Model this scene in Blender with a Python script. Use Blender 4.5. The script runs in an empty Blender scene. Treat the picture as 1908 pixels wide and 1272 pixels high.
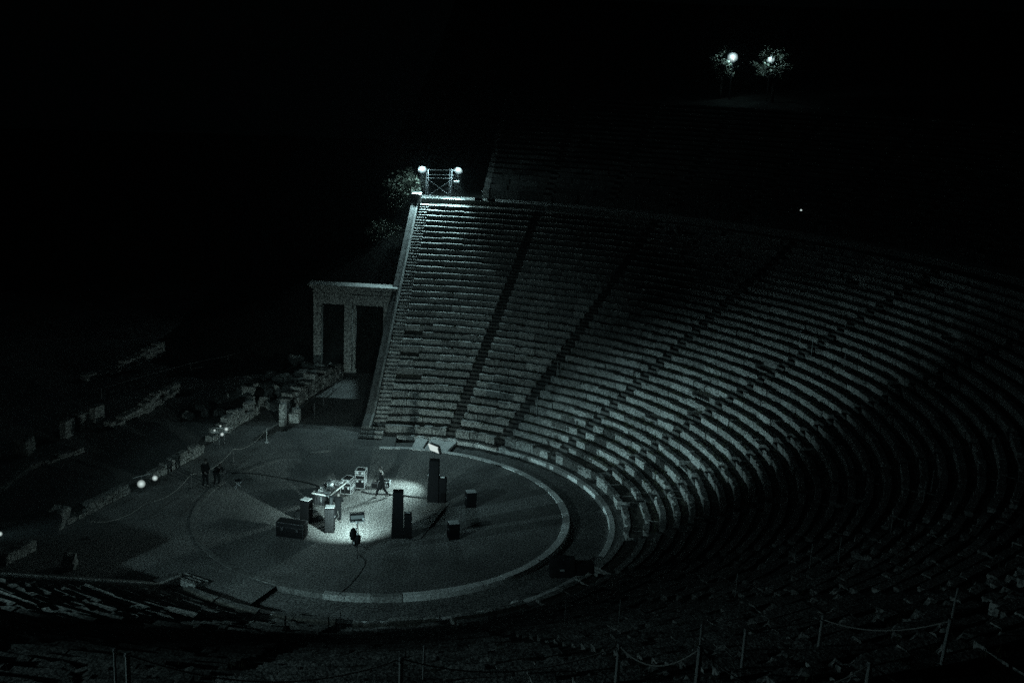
import bpy, bmesh, math, random
from mathutils import Vector, Matrix, noise
R = random.Random(7)
rad, sin, cos, pi = math.radians, math.sin, math.cos, math.pi
S = bpy.context.scene
COL = S.collection

# ------------------------------------------------------------------ camera, world, exposure
CAM = Vector((50.278, 22.922, 23.358)); YAW, PITCH, ROLL, FPX = 3.450425, -0.242322, 0.049012, 2008.67
cd = bpy.data.cameras.new("camera"); cam = bpy.data.objects.new("camera", cd); COL.objects.link(cam)
fw = Vector((cos(PITCH)*cos(YAW), cos(PITCH)*sin(YAW), sin(PITCH)))
rt = Vector((sin(YAW), -cos(YAW), 0)); up = rt.cross(fw)
r2 = cos(ROLL)*rt + sin(ROLL)*up; u2 = -sin(ROLL)*rt + cos(ROLL)*up
M4 = Matrix((r2, u2, -fw)).transposed().to_4x4(); M4.translation = CAM
cam.matrix_world = M4
cd.sensor_width = 36; cd.lens = FPX/1908*36; cd.clip_start = 0.5; cd.clip_end = 3000
S.camera = cam
S.cycles.use_denoising = False
S.cycles.sample_clamp_indirect = 0.25; S.cycles.max_bounces = 4; S.cycles.diffuse_bounces = 2; S.cycles.caustics_reflective = False
S.view_settings.view_transform = 'Standard'; S.view_settings.look = 'None'
S.view_settings.exposure = 0; S.view_settings.gamma = 1
w = bpy.data.worlds.new("World"); S.world = w; w.use_nodes = True
nt = w.node_tree; bg = nt.nodes['Background']
sky = nt.nodes.new('ShaderNodeTexSky'); sky.sky_type = 'NISHITA'; sky.sun_disc = False
sky.sun_elevation = rad(-4.0); sky.sun_rotation = rad(200)
mx = nt.nodes.new('ShaderNodeMixRGB'); mx.blend_type = 'MIX'; mx.inputs[0].default_value = 0.9
mx.inputs[2].default_value = (0.028, 0.062, 0.072, 1)
nt.links.new(sky.outputs[0], mx.inputs[1]); nt.links.new(mx.outputs[0], bg.inputs[0])
bg.inputs[1].default_value = 0.005
sl = bpy.data.lights.new("moonlight", 'SUN'); sl.energy = 0.001; sl.angle = rad(0.5); sl.color = (0.75, 0.95, 1)
so = bpy.data.objects.new("moonlight", sl); COL.objects.link(so); so.rotation_euler = (rad(35), 0, rad(60))

HAZE = 0.0004
FLOOD = (0.60, 0.97, 1.02)       # colour of the floodlights
STAGE = (0.70, 1.0, 0.98)      # colour of the stage lamps

# ------------------------------------------------------------------ materials
MATS = {}
def mat(name, col, rough=0.85, var=0.25, scale=3.0, grain=0.0, gscale=60.0, bump=0.0, bscale=25.0, metal=0.0, tone=0.0, spec=0.3, coords='Object'):
    m = bpy.data.materials.new(name); m.use_nodes = True; n = m.node_tree.nodes; l = m.node_tree.links
    b = n['Principled BSDF']; b.inputs['Roughness'].default_value = rough; b.inputs['Metallic'].default_value = metal
    b.inputs['Specular IOR Level'].default_value = spec
    tc = n.new('ShaderNodeTexCoord'); src = tc.outputs[coords]
    if coords == 'World':
        pass
    nz = n.new('ShaderNodeTexNoise'); nz.inputs['Scale'].default_value = scale; nz.inputs['Detail'].default_value = 6
    nz.inputs['Roughness'].default_value = 0.65
    l.new(src, nz.inputs['Vector'])
    mr = n.new('ShaderNodeMapRange'); mr.inputs[1].default_value = .25; mr.inputs[2].default_value = .75
    mr.inputs[3].default_value = 1-var; mr.inputs[4].default_value = 1+var
    l.new(nz.outputs[0], mr.inputs[0]); fac = mr.outputs[0]
    if grain > 0:
        g = n.new('ShaderNodeTexNoise'); g.inputs['Scale'].default_value = gscale; g.inputs['Detail'].default_value = 2
        l.new(src, g.inputs['Vector'])
        gm = n.new('ShaderNodeMapRange'); gm.inputs[1].default_value = .40; gm.inputs[2].default_value = .60
        gm.inputs[3].default_value = 1-grain; gm.inputs[4].default_value = 1+grain
        l.new(g.outputs[0], gm.inputs[0])
        mu = n.new('ShaderNodeMath'); mu.operation = 'MULTIPLY'; l.new(fac, mu.inputs[0]); l.new(gm.outputs[0], mu.inputs[1]); fac = mu.outputs[0]
    if tone > 0:
        at = n.new('ShaderNodeAttribute'); at.attribute_name = 'tone'
        ma = n.new('ShaderNodeMath'); ma.operation = 'MULTIPLY_ADD'; ma.inputs[1].default_value = tone; ma.inputs[2].default_value = 1
        l.new(at.outputs['Fac'], ma.inputs[0])
        mu = n.new('ShaderNodeMath'); mu.operation = 'MULTIPLY'; l.new(fac, mu.inputs[0]); l.new(ma.outputs[0], mu.inputs[1]); fac = mu.outputs[0]
    vm = n.new('ShaderNodeVectorMath'); vm.operation = 'SCALE'; vm.inputs[0].default_value = col
    l.new(fac, vm.inputs['Scale']); l.new(vm.outputs[0], b.inputs['Base Color'])
    if bump > 0:
        bz = n.new('ShaderNodeTexNoise'); bz.inputs['Scale'].default_value = bscale; bz.inputs['Detail'].default_value = 5
        l.new(src, bz.inputs['Vector'])
        bp = n.new('ShaderNodeBump'); bp.inputs['Strength'].default_value = bump; bp.inputs['Distance'].default_value = 0.05
        l.new(bz.outputs[0], bp.inputs['Height']); l.new(bp.outputs[0], b.inputs['Normal'])
    MATS[name] = m
    return m
def emit(name, col, st=1.0):
    m = bpy.data.materials.new(name); m.use_nodes = True; n = m.node_tree.nodes
    b = n['Principled BSDF']; b.inputs['Base Color'].default_value = (0.02, 0.02, 0.02, 1)
    b.inputs['Emission Color'].default_value = (*col, 1); b.inputs['Emission Strength'].default_value = st
    if name == 'lens_glow':
        at = n.new('ShaderNodeAttribute'); at.attribute_name = 'tone'; m.node_tree.links.new(at.outputs['Fac'], b.inputs['Emission Strength'])
    MATS[name] = m
    return m
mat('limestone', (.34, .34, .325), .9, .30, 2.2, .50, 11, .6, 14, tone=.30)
mat('near_shade_limestone', (.12, .12, .113), .95, .40, 2.4, .55, 11, .7, 12, tone=.35)  # darker limestone copy; weak light on the near wedges is in the colour
mat('upper_shade_limestone', (.065, .065, .062), .95, .40, 2.4, .5, 9, .7, 12, tone=.35)  # unlit look of the upper tier put into a darker stone colour
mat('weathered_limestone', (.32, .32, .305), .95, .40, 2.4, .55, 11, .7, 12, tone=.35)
mat('recess_shade_limestone', (.10, .10, .095), .95, .4, 3, .35, 30, .6, 14, tone=.3)  # limestone darkened to paint in the shade of the stair recesses
mat('marble_kerb', (.74, .74, .72), .8, .2, 2, .30, 13, .3, 20, tone=.22)
mat('kerb_half_shade', (.36, .36, .345), .9, .35, 2, .4, 12, .4, 20, tone=.3)  # kerb stone half darkened, standing in for fading lamp light
mat('kerb_worn_shade', (.155, .155, .148), .9, .3, 2, .4, 12, .4, 20, tone=.25)  # worn kerb stone, missing lamp light put into its darker colour
mat('channel_soil_shade', (.075, .072, .062), 1, .4, 3, .5, 12, .7, 12)  # earth in the foot channels, its dark colour also standing in for unlit treads
mat('coping_stone', (.13, .13, .125), .95, .35, 2.0, .5, 10, .6, 14, tone=.3)
mat('gate_stone', (.40, .40, .38), .88, .22, 1.3, .55, 9, .4, 12)
mat('rubble', (.25, .25, .237), .95, .35, 2.5, .55, 10, .8, 9)
mat('gravel', (.150, .150, .145), .95, .42, .5, .55, 11, .5, 30)
mat('earth', (.085, .085, .078), .98, .35, .4, .45, 12, .8, 6)
mat('hill_scrub', (.010, .011, .009), 1, .5, .3, .5, 3, .8, 2)
mat('grass', (.075, .085, .05), .9, .3, 5)
mat('leaf', (.17, .185, .15), .7, .35, 1.5)
mat('bark', (.05, .045, .04), .95, .4, 6, .3, 30, .8, 20)
mat('black_metal', (.02, .02, .021), .5, .2, 8, spec=.4)
mat('steel', (.35, .36, .37), .45, .15, 8, metal=.6)
mat('galvanised', (.30, .31, .32), .55, .2, 6, metal=.4)
mat('black_cabinet', (.005, .005, .0055), .9, .2, 12, spec=.05)
mat('grille_cloth', (.008, .008, .0085), .98, .25, 30, .5, 14, spec=.04)
mat('grille_worn', (.009, .0093, .0098), .9, .25, 25, .5, 16, spec=.15)
mat('white_plate', (.62, .63, .62), .6, .08, 6)
mat('grey_plate', (.30, .31, .31), .6, .1, 6)
mat('table_wood', (.07, .07, .07), .6, .3, 8)
mat('table_edge', (.62, .62, .60), .5, .1, 8)
mat('case_panel', (.008, .008, .0085), .9, .2, 10, spec=.1)
mat('case_edge', (.55, .56, .56), .35, .1, 10, metal=.5)
mat('gear', (.045, .045, .047), .6, .3, 14)
mat('gear_light', (.40, .41, .41), .6, .3, 14)
mat('cable', (.01, .01, .01), .6, .1, 8)
mat('barrier_paint', (.10, .10, .10), .8, .2, 10)
mat('rope', (.34, .33, .31), .95, .3, 30)
mat('post_paint', (.36, .37, .36), .7, .25, 10, .2, 60)
mat('cloth_dark', (.006, .0065, .007), 1, .3, 14, spec=.03)
mat('cloth_grey', (.035, .036, .038), 1, .3, 14, spec=.05)
mat('skin', (.12, .11, .104), .6, .1, 8)
mat('hair', (.012, .011, .010), .7, .3, 30)
mat('shoe', (.02, .02, .02), .5, .2, 12)
mat('tarpaulin', (.010, .010, .011), .85, .3, 5, bump=.4, bscale=8)
emit('lens_glow', (.56, .68, .655), 1.0)
emit('lens_glow_soft', (.60, .70, .67), 1.0)
emit('small_glow', (.50, .60, .58), 1.0)
emit('screen_glow', (.34, .40, .39), 1.0)
emit('star_glow', (.09, .12, .13), 1.0)

# ------------------------------------------------------------------ helpers
class MB:
    def __init__(s): s.v = []; s.f = []; s.t = []
    def add(s, vs, fs, tone=0.0):
        o = len(s.v); s.v += [tuple(v) for v in vs]; s.f += [tuple(i+o for i in f) for f in fs]; s.t += [tone]*len(vs)
    def box(s, c, d, rz=0.0, tone=0.0, taper=(1, 1), shift=(0, 0)):
        hx, hy, hz = d[0]/2, d[1]/2, d[2]/2; vs = []
        for z in (-hz, hz):
            k = taper if z > 0 else (1, 1); sh = shift if z > 0 else (0, 0)
            for x, y in ((-hx, -hy), (hx, -hy), (hx, hy), (-hx, hy)):
                x = x*k[0]+sh[0]; y = y*k[1]+sh[1]
                vs.append((c[0]+x*cos(rz)-y*sin(rz), c[1]+x*sin(rz)+y*cos(rz), c[2]+z))
        s.add(vs, ((0, 3, 2, 1), (4, 5, 6, 7), (0, 1, 5, 4), (1, 2, 6, 5), (2, 3, 7, 6), (3, 0, 4, 7)), tone); return s
    def obox(s, c, X, Y, Z):
        c, X, Y, Z = Vector(c), Vector(X), Vector(Y), Vector(Z)
        vs = [c+X*a+Y*b+Z*k for k in (-1, 1) for a, b in ((-1, -1), (1, -1), (1, 1), (-1, 1))]
        s.add(vs, ((0, 3, 2, 1), (4, 5, 6, 7), (0, 1, 5, 4), (1, 2, 6, 5), (2, 3, 7, 6), (3, 0, 4, 7))); return s
    def tube(s, pts, r, n=8, r1=None, cap=True):
        pts = [Vector(p) for p in pts]; rings = []; N = len(pts)
        for i, p in enumerate(pts):
            t = (pts[min(i+1, N-1)]-pts[max(i-1, 0)]).normalized()
            a = t.cross(Vector((0, 0, 1)) if abs(t.z) < .95 else Vector((1, 0, 0))).normalized(); b = t.cross(a)
            rr = r if r1 is None else r+(r1-r)*i/max(1, N-1)
            rings.append([p+(a*cos(2*pi*k/n)+b*sin(2*pi*k/n))*rr for k in range(n)])
        vs = [v for q in rings for v in q]; fs = []
        for i in range(N-1):
            for k in range(n): fs.append((i*n+k, i*n+(k+1) % n, (i+1)*n+(k+1) % n, (i+1)*n+k))
        if cap: fs.append(tuple(range(n-1, -1, -1))); fs.append(tuple((N-1)*n+k for k in range(n)))
        s.add(vs, fs); return s
    def ell(s, c, d, nu=12, nv=8):
        vs = []; fs = []
        for j in range(nv+1):
            th = pi*j/nv
            for i in range(nu): vs.append((c[0]+d[0]*sin(th)*cos(2*pi*i/nu), c[1]+d[1]*sin(th)*sin(2*pi*i/nu), c[2]+d[2]*cos(th)))
        for j in range(nv):
            for i in range(nu): fs.append((j*nu+i, (j+1)*nu+i, (j+1)*nu+(i+1) % nu, j*nu+(i+1) % nu))
        s.add(vs, fs); return s
    def build(s, name, m, parent=None, loc=(0, 0, 0), rz=0.0, smooth=False, bevel=0.0):
        me = bpy.data.meshes.new(name); me.from_pydata(s.v, [], s.f); me.update()
        if any(s.t):
            a = me.attributes.new('tone', 'FLOAT', 'POINT'); a.data.foreach_set('value', s.t)
        if isinstance(m, str): m = MATS[m]
        me.materials.append(m)
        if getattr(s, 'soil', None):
            me.materials.append(MATS['channel_soil_shade'])
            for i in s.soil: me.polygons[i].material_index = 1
        if smooth: me.polygons.foreach_set('use_smooth', [True]*len(me.polygons))
        o = bpy.data.objects.new(name, me); COL.objects.link(o); o.location = loc; o.rotation_euler = (0, 0, rz)
        if parent: o.parent = parent
        if bevel:
            b = o.modifiers.new('bevel', 'BEVEL'); b.width = bevel; b.segments = 2; b.limit_method = 'ANGLE'
        return o
def tag(o, label, cat, group=None):
    o['label'] = label; o['category'] = cat
    if group: o['group'] = group
    return o
def thing(name, label, cat, loc=(0, 0, 0), rz=0.0, group=None):
    o = bpy.data.objects.new(name, None); COL.objects.link(o); o.location = loc; o.rotation_euler = (0, 0, rz); o.empty_display_size = .3
    return tag(o, label, cat, group)
def struct(name, mb, m, smooth=False):
    o = mb.build(name, m, smooth=smooth); o['kind'] = 'structure'; return o
def nz(x, y, z=0.0): return noise.noise(Vector((x, y, z)))
def pol(r, a, z=0.0): return (r*cos(rad(a)), r*sin(rad(a)), z)
def copy_tree(o, parent=None):
    c = o.copy(); COL.objects.link(c); c.parent = parent
    for ch in list(o.children): copy_tree(ch, c)
    return c
def spot(name, parent, loc, aim, power, size, blend, col, soft=.15):
    ld = bpy.data.lights.new(name, 'SPOT'); ld.energy = power; ld.spot_size = rad(size); ld.spot_blend = blend; ld.color = col
    ld.shadow_soft_size = soft
    o = bpy.data.objects.new(name, ld); COL.objects.link(o); o.location = loc
    o.rotation_euler = (Vector(aim)-Vector(loc)).to_track_quat('-Z', 'Y').to_euler()
    if parent:
        o.parent = parent; o.matrix_parent_inverse = parent.matrix_world.inverted() if False else Matrix.Translation(-Vector(parent.location))
    return o

# ------------------------------------------------------------------ theatre geometry
D, H, R0, Z0 = .745, .3557, 13.35, .40          # row depth, row rise, radius and height of row 0
AX2 = 187.6                                     # twice the azimuth of the theatre's axis
A0 = Vector((-12.8, -5.7)); T = Vector((cos(rad(196.9)), sin(rad(196.9)))); NRM = Vector((-T.y, T.x))
if NRM.y > 0: NRM = -NRM
def end_az(r, d=0.0):                            # azimuth where the circle r meets the end line pushed out by d
    P = A0+NRM*d; b = P.dot(T); c = P.length_squared-r*r
    s = -b+math.sqrt(max(0, b*b-c)); q = P+T*s
    a = math.degrees(math.atan2(q.y, q.x)); return a+360 if a < 0 else a
def mir(a): return AX2-a
STAIRS = [185.2, 169.9, 151.5, 132.7, 113.5, 93.8, 74.1, 54.9, 36.1, 17.7, 2.4]
def bound(j, r):                                 # azimuth of stairway j (0 far end .. 12 near end) at radius r
    if j == 0: return end_az(r)
    if j == 12: return mir(end_az(r))
    return STAIRS[j-1]
def zrow(k): return Z0+H*k
def rrow(k): return R0+D*k

def bench(azL, azR, r, z, depth, rise, ds, worn, seed):
    """one bench: a course of worn stone blocks along an arc, from azL down to azR (degrees)"""
    rg = random.Random(seed); mb = MB(); mb.soil = []; L = rad(azL-azR)*r; s = 0.0; cols = []
    while s < L-.05:
        bl = min(rg.uniform(.75, 2.1), L-s)
        if L-s-bl < .4: bl = L-s
        dr = rg.gauss(0, .014+.014*worn); dz = rg.gauss(0, .010+.012*worn); tone = rg.uniform(-1, 1)
        gone = rg.random() < .020*worn; tilt = rg.gauss(0, .012*worn)
        chips = [(rg.uniform(0, bl), rg.uniform(.06, .28), rg.uniform(.04, .16)*worn) for _ in range(rg.choice((0, 0, 1, 1, 2, 3)))]
        n = max(2, int(bl/ds)); gap = rg.choice((.004, .006, .01, .02))
        for i in range(n+1):
            u = gap+(bl-2*gap)*i/n; e = 1.0 if i in (0, n) else 0.0
            c = 0.0
            for (cu, cw, cdp) in chips: c = max(c, cdp*max(0, 1-((u-cu)/cw)**2))
            c += (.022*worn)*max(0, nz(seed*.7+s+u, r*3, 1.7)*2)+e*.012
            cols.append((azL-math.degrees((s+u)/r), dr, dz+tilt*(u/bl-.5)-(.22 if gone else 0)-c*.28, c, tone, i == 0))
        s += bl
    vs = []; fs = []; tn = []; prev = None
    for (a, dr, dz, c, tone, first) in cols:
        rr = r+dr; zz = z+dz; j = .010*worn*nz(a*3, r, 4.0)
        prof = ((rr+.05, z-rise-.16), (rr+.035+j, zz-.10), (rr+c*.5, zz-.055-c*.25), (rr+.014+c, zz-.004), (rr+.33, zz-.004), (rr+.37, zz-.06), (r+depth+.14, z-.06))
        o = len(vs)
        for (x, y) in prof: vs.append(pol(x, a, y)); tn.append(tone)
        if first:
            fs.append(tuple(range(o, o+7)))
            if prev is not None: fs.append(tuple(range(prev+6, prev-1, -1)))
        else:
            for q in range(6):
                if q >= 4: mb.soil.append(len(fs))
                fs.append((prev+q, o+q, o+q+1, prev+q+1))
        prev = o
    fs.append(tuple(range(prev+6, prev-1, -1)))
    mb.v = vs; mb.f = fs; mb.t = tn
    return mb

NTH = ['first', 'second', 'third', 'fourth', 'fifth', 'sixth', 'seventh', 'eighth', 'ninth', 'tenth', 'eleventh', 'twelfth']
SW = .36                                          # half width of a stairway
for j in range(12):
    lab = ("lower seating wedge of worn stone benches against the far retaining wall, under the lamp tower" if j == 0 else
           "near-end lower seating wedge of stone benches at the lower left of the view" if j == 11 else
           "lower seating wedge of worn stone benches, the %s counting from the far retaining wall" % NTH[j])
    W = thing("seating_wedge", lab, "seating block", pol(R0, (bound(j, R0)+bound(j+1, R0))/2), 0, "lower wedges of stone seating")
    for k in range(34):
        r = rrow(k); ho = math.degrees(SW/r)
        aL = bound(j, r)-(ho if j > 0 else 0); aR = bound(j+1, r)+(ho if j < 11 else 0)
        worn = 1.0 if k < 24 else .75
        if j == 0: worn = .9 if k < 14 else .13
        if 2 <= j <= 5 and k < 20: worn = 1.45
        if j == 1 and k >= 16: worn = .35
        if j >= 7: worn = 1.7 if k < 26 else 2.8
        ds = .16 if j < 6 else .24
        dep = D if k < 33 else 2.0
        if k == 0: worn = 2.6
        b = bench(aL, aR, r if k else r-.35, zrow(k)+(.1 if k == 0 else 0), dep if k else 1.1, H if k else .6, ds, worn, j*100+k)
        o = b.build("bench_row", 'limestone' if j < 7 else 'weathered_limestone' if j < 10 else 'near_shade_limestone', W); o.location = -Vector(W.location)

def step_flight(j, far=True):
    mb = MB(); parts = []
    for i in range(68):
        r = R0+D*i/2-.02; z = Z0+H*(i-1)/2-.02; dp = D/2+.12
        if j in (0, 12):
            a0, a1 = end_az(r, .85), end_az(r, 0.0)
            if j == 12: a0, a1 = mir(a1), mir(a0)
            z += .0
        else:
            ho = math.degrees((SW-.01)/r); a0, a1 = STAIRS[j-1]+ho, STAIRS[j-1]-ho
        wob = R.gauss(0, .012)
        vs = []
        for (rr, zz) in ((r, z-.5), (r+wob, z), (r+dp, z), (r+dp, z-.5)):
            for a in (a0, (a0+a1)/2, a1): vs.append(pol(rr, a, zz+(R.gauss(0, .006) if zz == z else 0)))
        fs = []
        for q in range(4):
            p = (q+1) % 4
            for e in range(2): fs.append((q*3+e, q*3+e+1, p*3+e+1, p*3+e))
        fs += [(0, 3, 6, 9), (11, 8, 5, 2)]
        if j == 0:
            m = MB(); m.add(vs, fs, R.uniform(-1, 1)); parts.append(m)
        else: mb.add(vs, fs, R.uniform(-1, 1))
    return parts if j == 0 else mb
for j in range(13):
    a = bound(j, R0)
    lab = ("steep stone end stairway lit along the far retaining wall" if j == 0 else
           "stone end stairway along the near retaining wall at the left foot of the view" if j == 12 else
           "worn stone stairway, coloured as in shade, between seating wedges, the %s from the far lit end stairway" % NTH[j-1])
    t = thing("stone_stairway", lab, "stairway", pol(R0, a), 0, "radial stairways of the lower seating")
    q = step_flight(j)
    for m in (q if j == 0 else [q]):
        o = m.build("step" if j == 0 else "flight", 'limestone' if j == 0 else 'recess_shade_limestone', t); o.location = -Vector(t.location)

# retaining walls (analemmata) with a sloping coping and an end block
def retaining(mirror):
    def P(s, d, z):
        q = A0+T*s+NRM*d; a = math.degrees(math.atan2(q.y, q.x)) % 360; r = q.length
        return pol(r, mir(a) if mirror else a, z)
    lab = ("far retaining wall of squared blocks with a pale sloping coping below the lamp tower" if not mirror else
           "near retaining wall of squared blocks beside the near end stairway, left of the view")
    q0 = P(-1.4, 1.15, 0); t = thing("retaining_wall", lab, "wall", q0)
    wall = MB(); cop = MB(); edge = MB(); n = 30
    def zt(s): return max(.42, Z0+H*(s+.55)/D-.02)
    slen = 26.6
    # courses of blocks, each one slightly proud or back
    zc = 0.0
    while zc < 12.4:
        hc = R.uniform(.42, .6); s = max(-1.4, (zc+hc-.42)*D/H-1.2)
        while s < slen:
            bl = min(R.uniform(.8, 1.7), slen-s); off = R.gauss(0, .012)
            z1 = min(zc+hc, zt(s)-.12)
            if z1-zc > .08:
                A = [P(s+.008, .86, zc), P(s+bl-.008, .86, zc), P(s+bl-.008, 1.42+off, zc), P(s+.008, 1.42+off, zc)]
                B = [P(s+.008, .86, z1-.008), P(s+bl-.008, .86, z1-.008), P(s+bl-.008, 1.42+off, z1-.008), P(s+.008, 1.42+off, z1-.008)]
                wall.add(A+B, ((0, 3, 2, 1), (4, 5, 6, 7), (0, 1, 5, 4), (1, 2, 6, 5), (2, 3, 7, 6), (3, 0, 4, 7)), R.uniform(-1, 1))
            s += bl
        zc += hc
    s = -1.5
    while s < 25.2:
        bl = min(R.uniform(1.1, 1.8), 25.4-s)
        vs = []
        for (ss) in (s+.006, s+bl-.006):
            z = zt(ss)
            vs += [P(ss, .87, z-.30), P(ss, 1.50, z-.30), P(ss, 1.50, z+.06), P(ss, .87, z+.06)]
        cop.add(vs, ((0, 1, 2, 3), (7, 6, 5, 4), (0, 4, 5, 1), (1, 5, 6, 2), (2, 6, 7, 3), (3, 7, 4, 0)), R.uniform(-1, 1)); vs = []
        for (ss) in (s+.006, s+bl-.006):
            z = zt(ss); vs += [P(ss, .875, z+.0), P(ss, 1.02, z+.0), P(ss, 1.01, z+.11), P(ss, .885, z+.11)]
        edge.add(vs, ((0, 1, 2, 3), (7, 6, 5, 4), (0, 4, 5, 1), (1, 5, 6, 2), (2, 6, 7, 3), (3, 7, 4, 0)), R.uniform(-1, 1)); s += bl
    endb = MB(); vs = []
    for z in (11.75, 12.95):
        vs += [P(24.6, .80, z), P(26.2, .80, z), P(26.2, 1.62, z), P(24.6 if z < 12 else 24.9, 1.62, z)]
    endb.add(vs, ((0, 3, 2, 1), (4, 5, 6, 7), (0, 1, 5, 4), (1, 2, 6, 5), (2, 3, 7, 6), (3, 0, 4, 7)))
    foot = MB()
    for i in range(3):
        z = .16*(i+1); vs = []
        for zz in (0 if i == 0 else z-.16, z-.004):
            vs += [P(-2.3+.45*i, .0, zz), P(-1.4, .0, zz), P(-1.4, 1.55-.05*i, zz), P(-2.3+.45*i, 1.55-.05*i, zz)]
        foot.add(vs, ((0, 3, 2, 1), (4, 5, 6, 7), (0, 1, 5, 4), (1, 2, 6, 5), (2, 3, 7, 6), (3, 0, 4, 7)), R.uniform(-1, 1))
    for m, nm, bv in ((wall, "wall_face", 0), (cop, "coping", .02), (edge, "coping_edge", .012), (endb, "end_block", .06), (foot, "foot_step", .01)):
        if mirror: m.f = [tuple(reversed(f)) for f in m.f]
        o = m.build(nm, 'coping_stone' if nm == 'coping' else 'limestone', t, bevel=bv); o.location = -Vector(t.location)
retaining(False); retaining(True)

# walkway between the two tiers
dz = MB(); RD0, RD1, ZD = rrow(33)+2.0, rrow(33)+4.0, zrow(33)+H
aA, aB = end_az(RD0, .85), mir(end_az(RD0, .85)); n = 150
for i in range(n+1):
    a = aA+(aB-aA)*i/n; j = .02*nz(a, 3); dz.v += [pol(RD0+j, a, ZD-H-.2), pol(RD0+j, a, ZD-.03+j), pol(RD0+.03+j, a, ZD), pol(RD1+.3, a, ZD)]
    if i:
        o = 4*(i-1)
        dz.f += [(o, o+4, o+5, o+1), (o+1, o+5, o+6, o+2), (o+2, o+6, o+7, o+3)]
dz.t = [0]*len(dz.v); struct("walkway", dz, 'limestone')

# upper tier: wedges between every lower stairway and the half-way stairways
UA = [192.4, 185.2, 177.5, 169.9, 160.7, 151.5, 142.1, 132.7, 123.1, 113.5, 103.6, 93.8, 84, 74.1, 64.5]
RU, ZU, HU = RD1, ZD+.85, .40
for j in range(len(UA)-1):
    lab = ("upper seating wedge of stone benches at the dark far end, beside the lamp tower" if j == 0 else
           "upper seating wedge of stone benches in the dark, number %d counting from the lamp tower" % (j+1))
    W = thing("upper_seating_wedge", lab, "seating block", pol(RU, (UA[j]+UA[j+1])/2, ZU-1), 0, "upper wedges of stone seating")
    for k in range(21):
        r = RU+D*k; ho = math.degrees(SW/r)
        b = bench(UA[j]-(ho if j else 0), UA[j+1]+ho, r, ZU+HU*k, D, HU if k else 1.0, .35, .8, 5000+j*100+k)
        o = b.build("bench_row", 'upper_shade_limestone', W); o.location = -Vector(W.location)
    if j:
        t = thing("upper_stairway", "dark upper stairway of stone steps, number %d counting from the lamp tower" % j, "stairway", pol(RU, UA[j], ZU-.6), 0, "radial stairways of the upper seating")
        mb = MB()
        for i in range(42):
            r = RU+D*i/2; z = ZU+HU*(i-1)/2-.02; ho = math.degrees((SW-.01)/r); vs = []
            for zz in (z-.8, z):
                vs += [pol(r, UA[j]+ho, zz), pol(r, UA[j]-ho, zz), pol(r+.5, UA[j]-ho, zz), pol(r+.5, UA[j]+ho, zz)]
            mb.add(vs, ((0, 1, 2, 3), (7, 6, 5, 4), (0, 4, 5, 1), (1, 5, 6, 2), (2, 6, 7, 3), (3, 7, 4, 0)))
        o = mb.build("flight", 'recess_shade_limestone', t); o.location = -Vector(t.location)
t = thing("upper_end_wall", "stepped stone end wall closing the upper tier beside the lamp tower", "wall", pol(RU, 192.6, ZD))
m = MB()
for k in range(21):
    r = RU+D*k
    for (r0_, r1_) in ((r, r+D-.01),):
        z1 = ZU+HU*k+.05; d0, d1 = math.degrees(.02/r), math.degrees(.55/r); vs = []
        for zz in (ZD-.4, z1): vs += [pol(r0_, 192.4+d0, zz), pol(r1_, 192.4+d0, zz), pol(r1_, 192.4+d1, zz), pol(r0_, 192.4+d1, zz)]
        m.add(vs, ((0, 3, 2, 1), (4, 5, 6, 7), (0, 1, 5, 4), (1, 2, 6, 5), (2, 3, 7, 6), (3, 0, 4, 7)), R.uniform(-1, 1))
o = m.build("wall_face", 'coping_stone', t); o.location = -Vector(t.location)

# ------------------------------------------------------------------ ground
g = MB(); radii = [12.58, 13.2, 14, 15, 16.5, 18, 20, 23, 26, 30, 36, 45, 60, 90, 140, 220, 400]
na = 180
for i, r in enumerate(radii):
    for k in range(na):
        a = 360*k/na; x, y, _ = pol(r, a); inside = end_az(max(r, 13), 0) if r > 13 else 200
        zz = .02*nz(x*.5, y*.5)*(r > 13.5)
        if r > 26 and 200 < a < 250: zz += 0
        g.v.append((x, y, zz if r < 50 else zz-0.02*(r-50)))
for i in range(len(radii)-1):
    for k in range(na): g.f.append((i*na+k, (i+1)*na+k, (i+1)*na+(k+1) % na, i*na+(k+1) % na))
g.t = [0]*len(g.v); struct("ground", g, 'gravel', True)
g = MB(); rr = [0, 2, 4, 6, 8, 9.2, 9.80]; na = 120
g.v.append((0, 0, .005))
for r in rr[1:]:
    for k in range(na):
        x, y, _ = pol(r, 360*k/na); g.v.append((x, y, .004+.012*nz(x*.4, y*.4, 2)))
for k in range(na): g.f.append((0, 1+k, 1+(k+1) % na))
for i in range(len(rr)-2):
    for k in range(na): g.f.append((1+i*na+k, 1+(i+1)*na+k, 1+(i+1)*na+(k+1) % na, 1+i*na+(k+1) % na))
g.t = [0]*len(g.v); struct("orchestra_floor", g, 'gravel', True)
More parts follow.
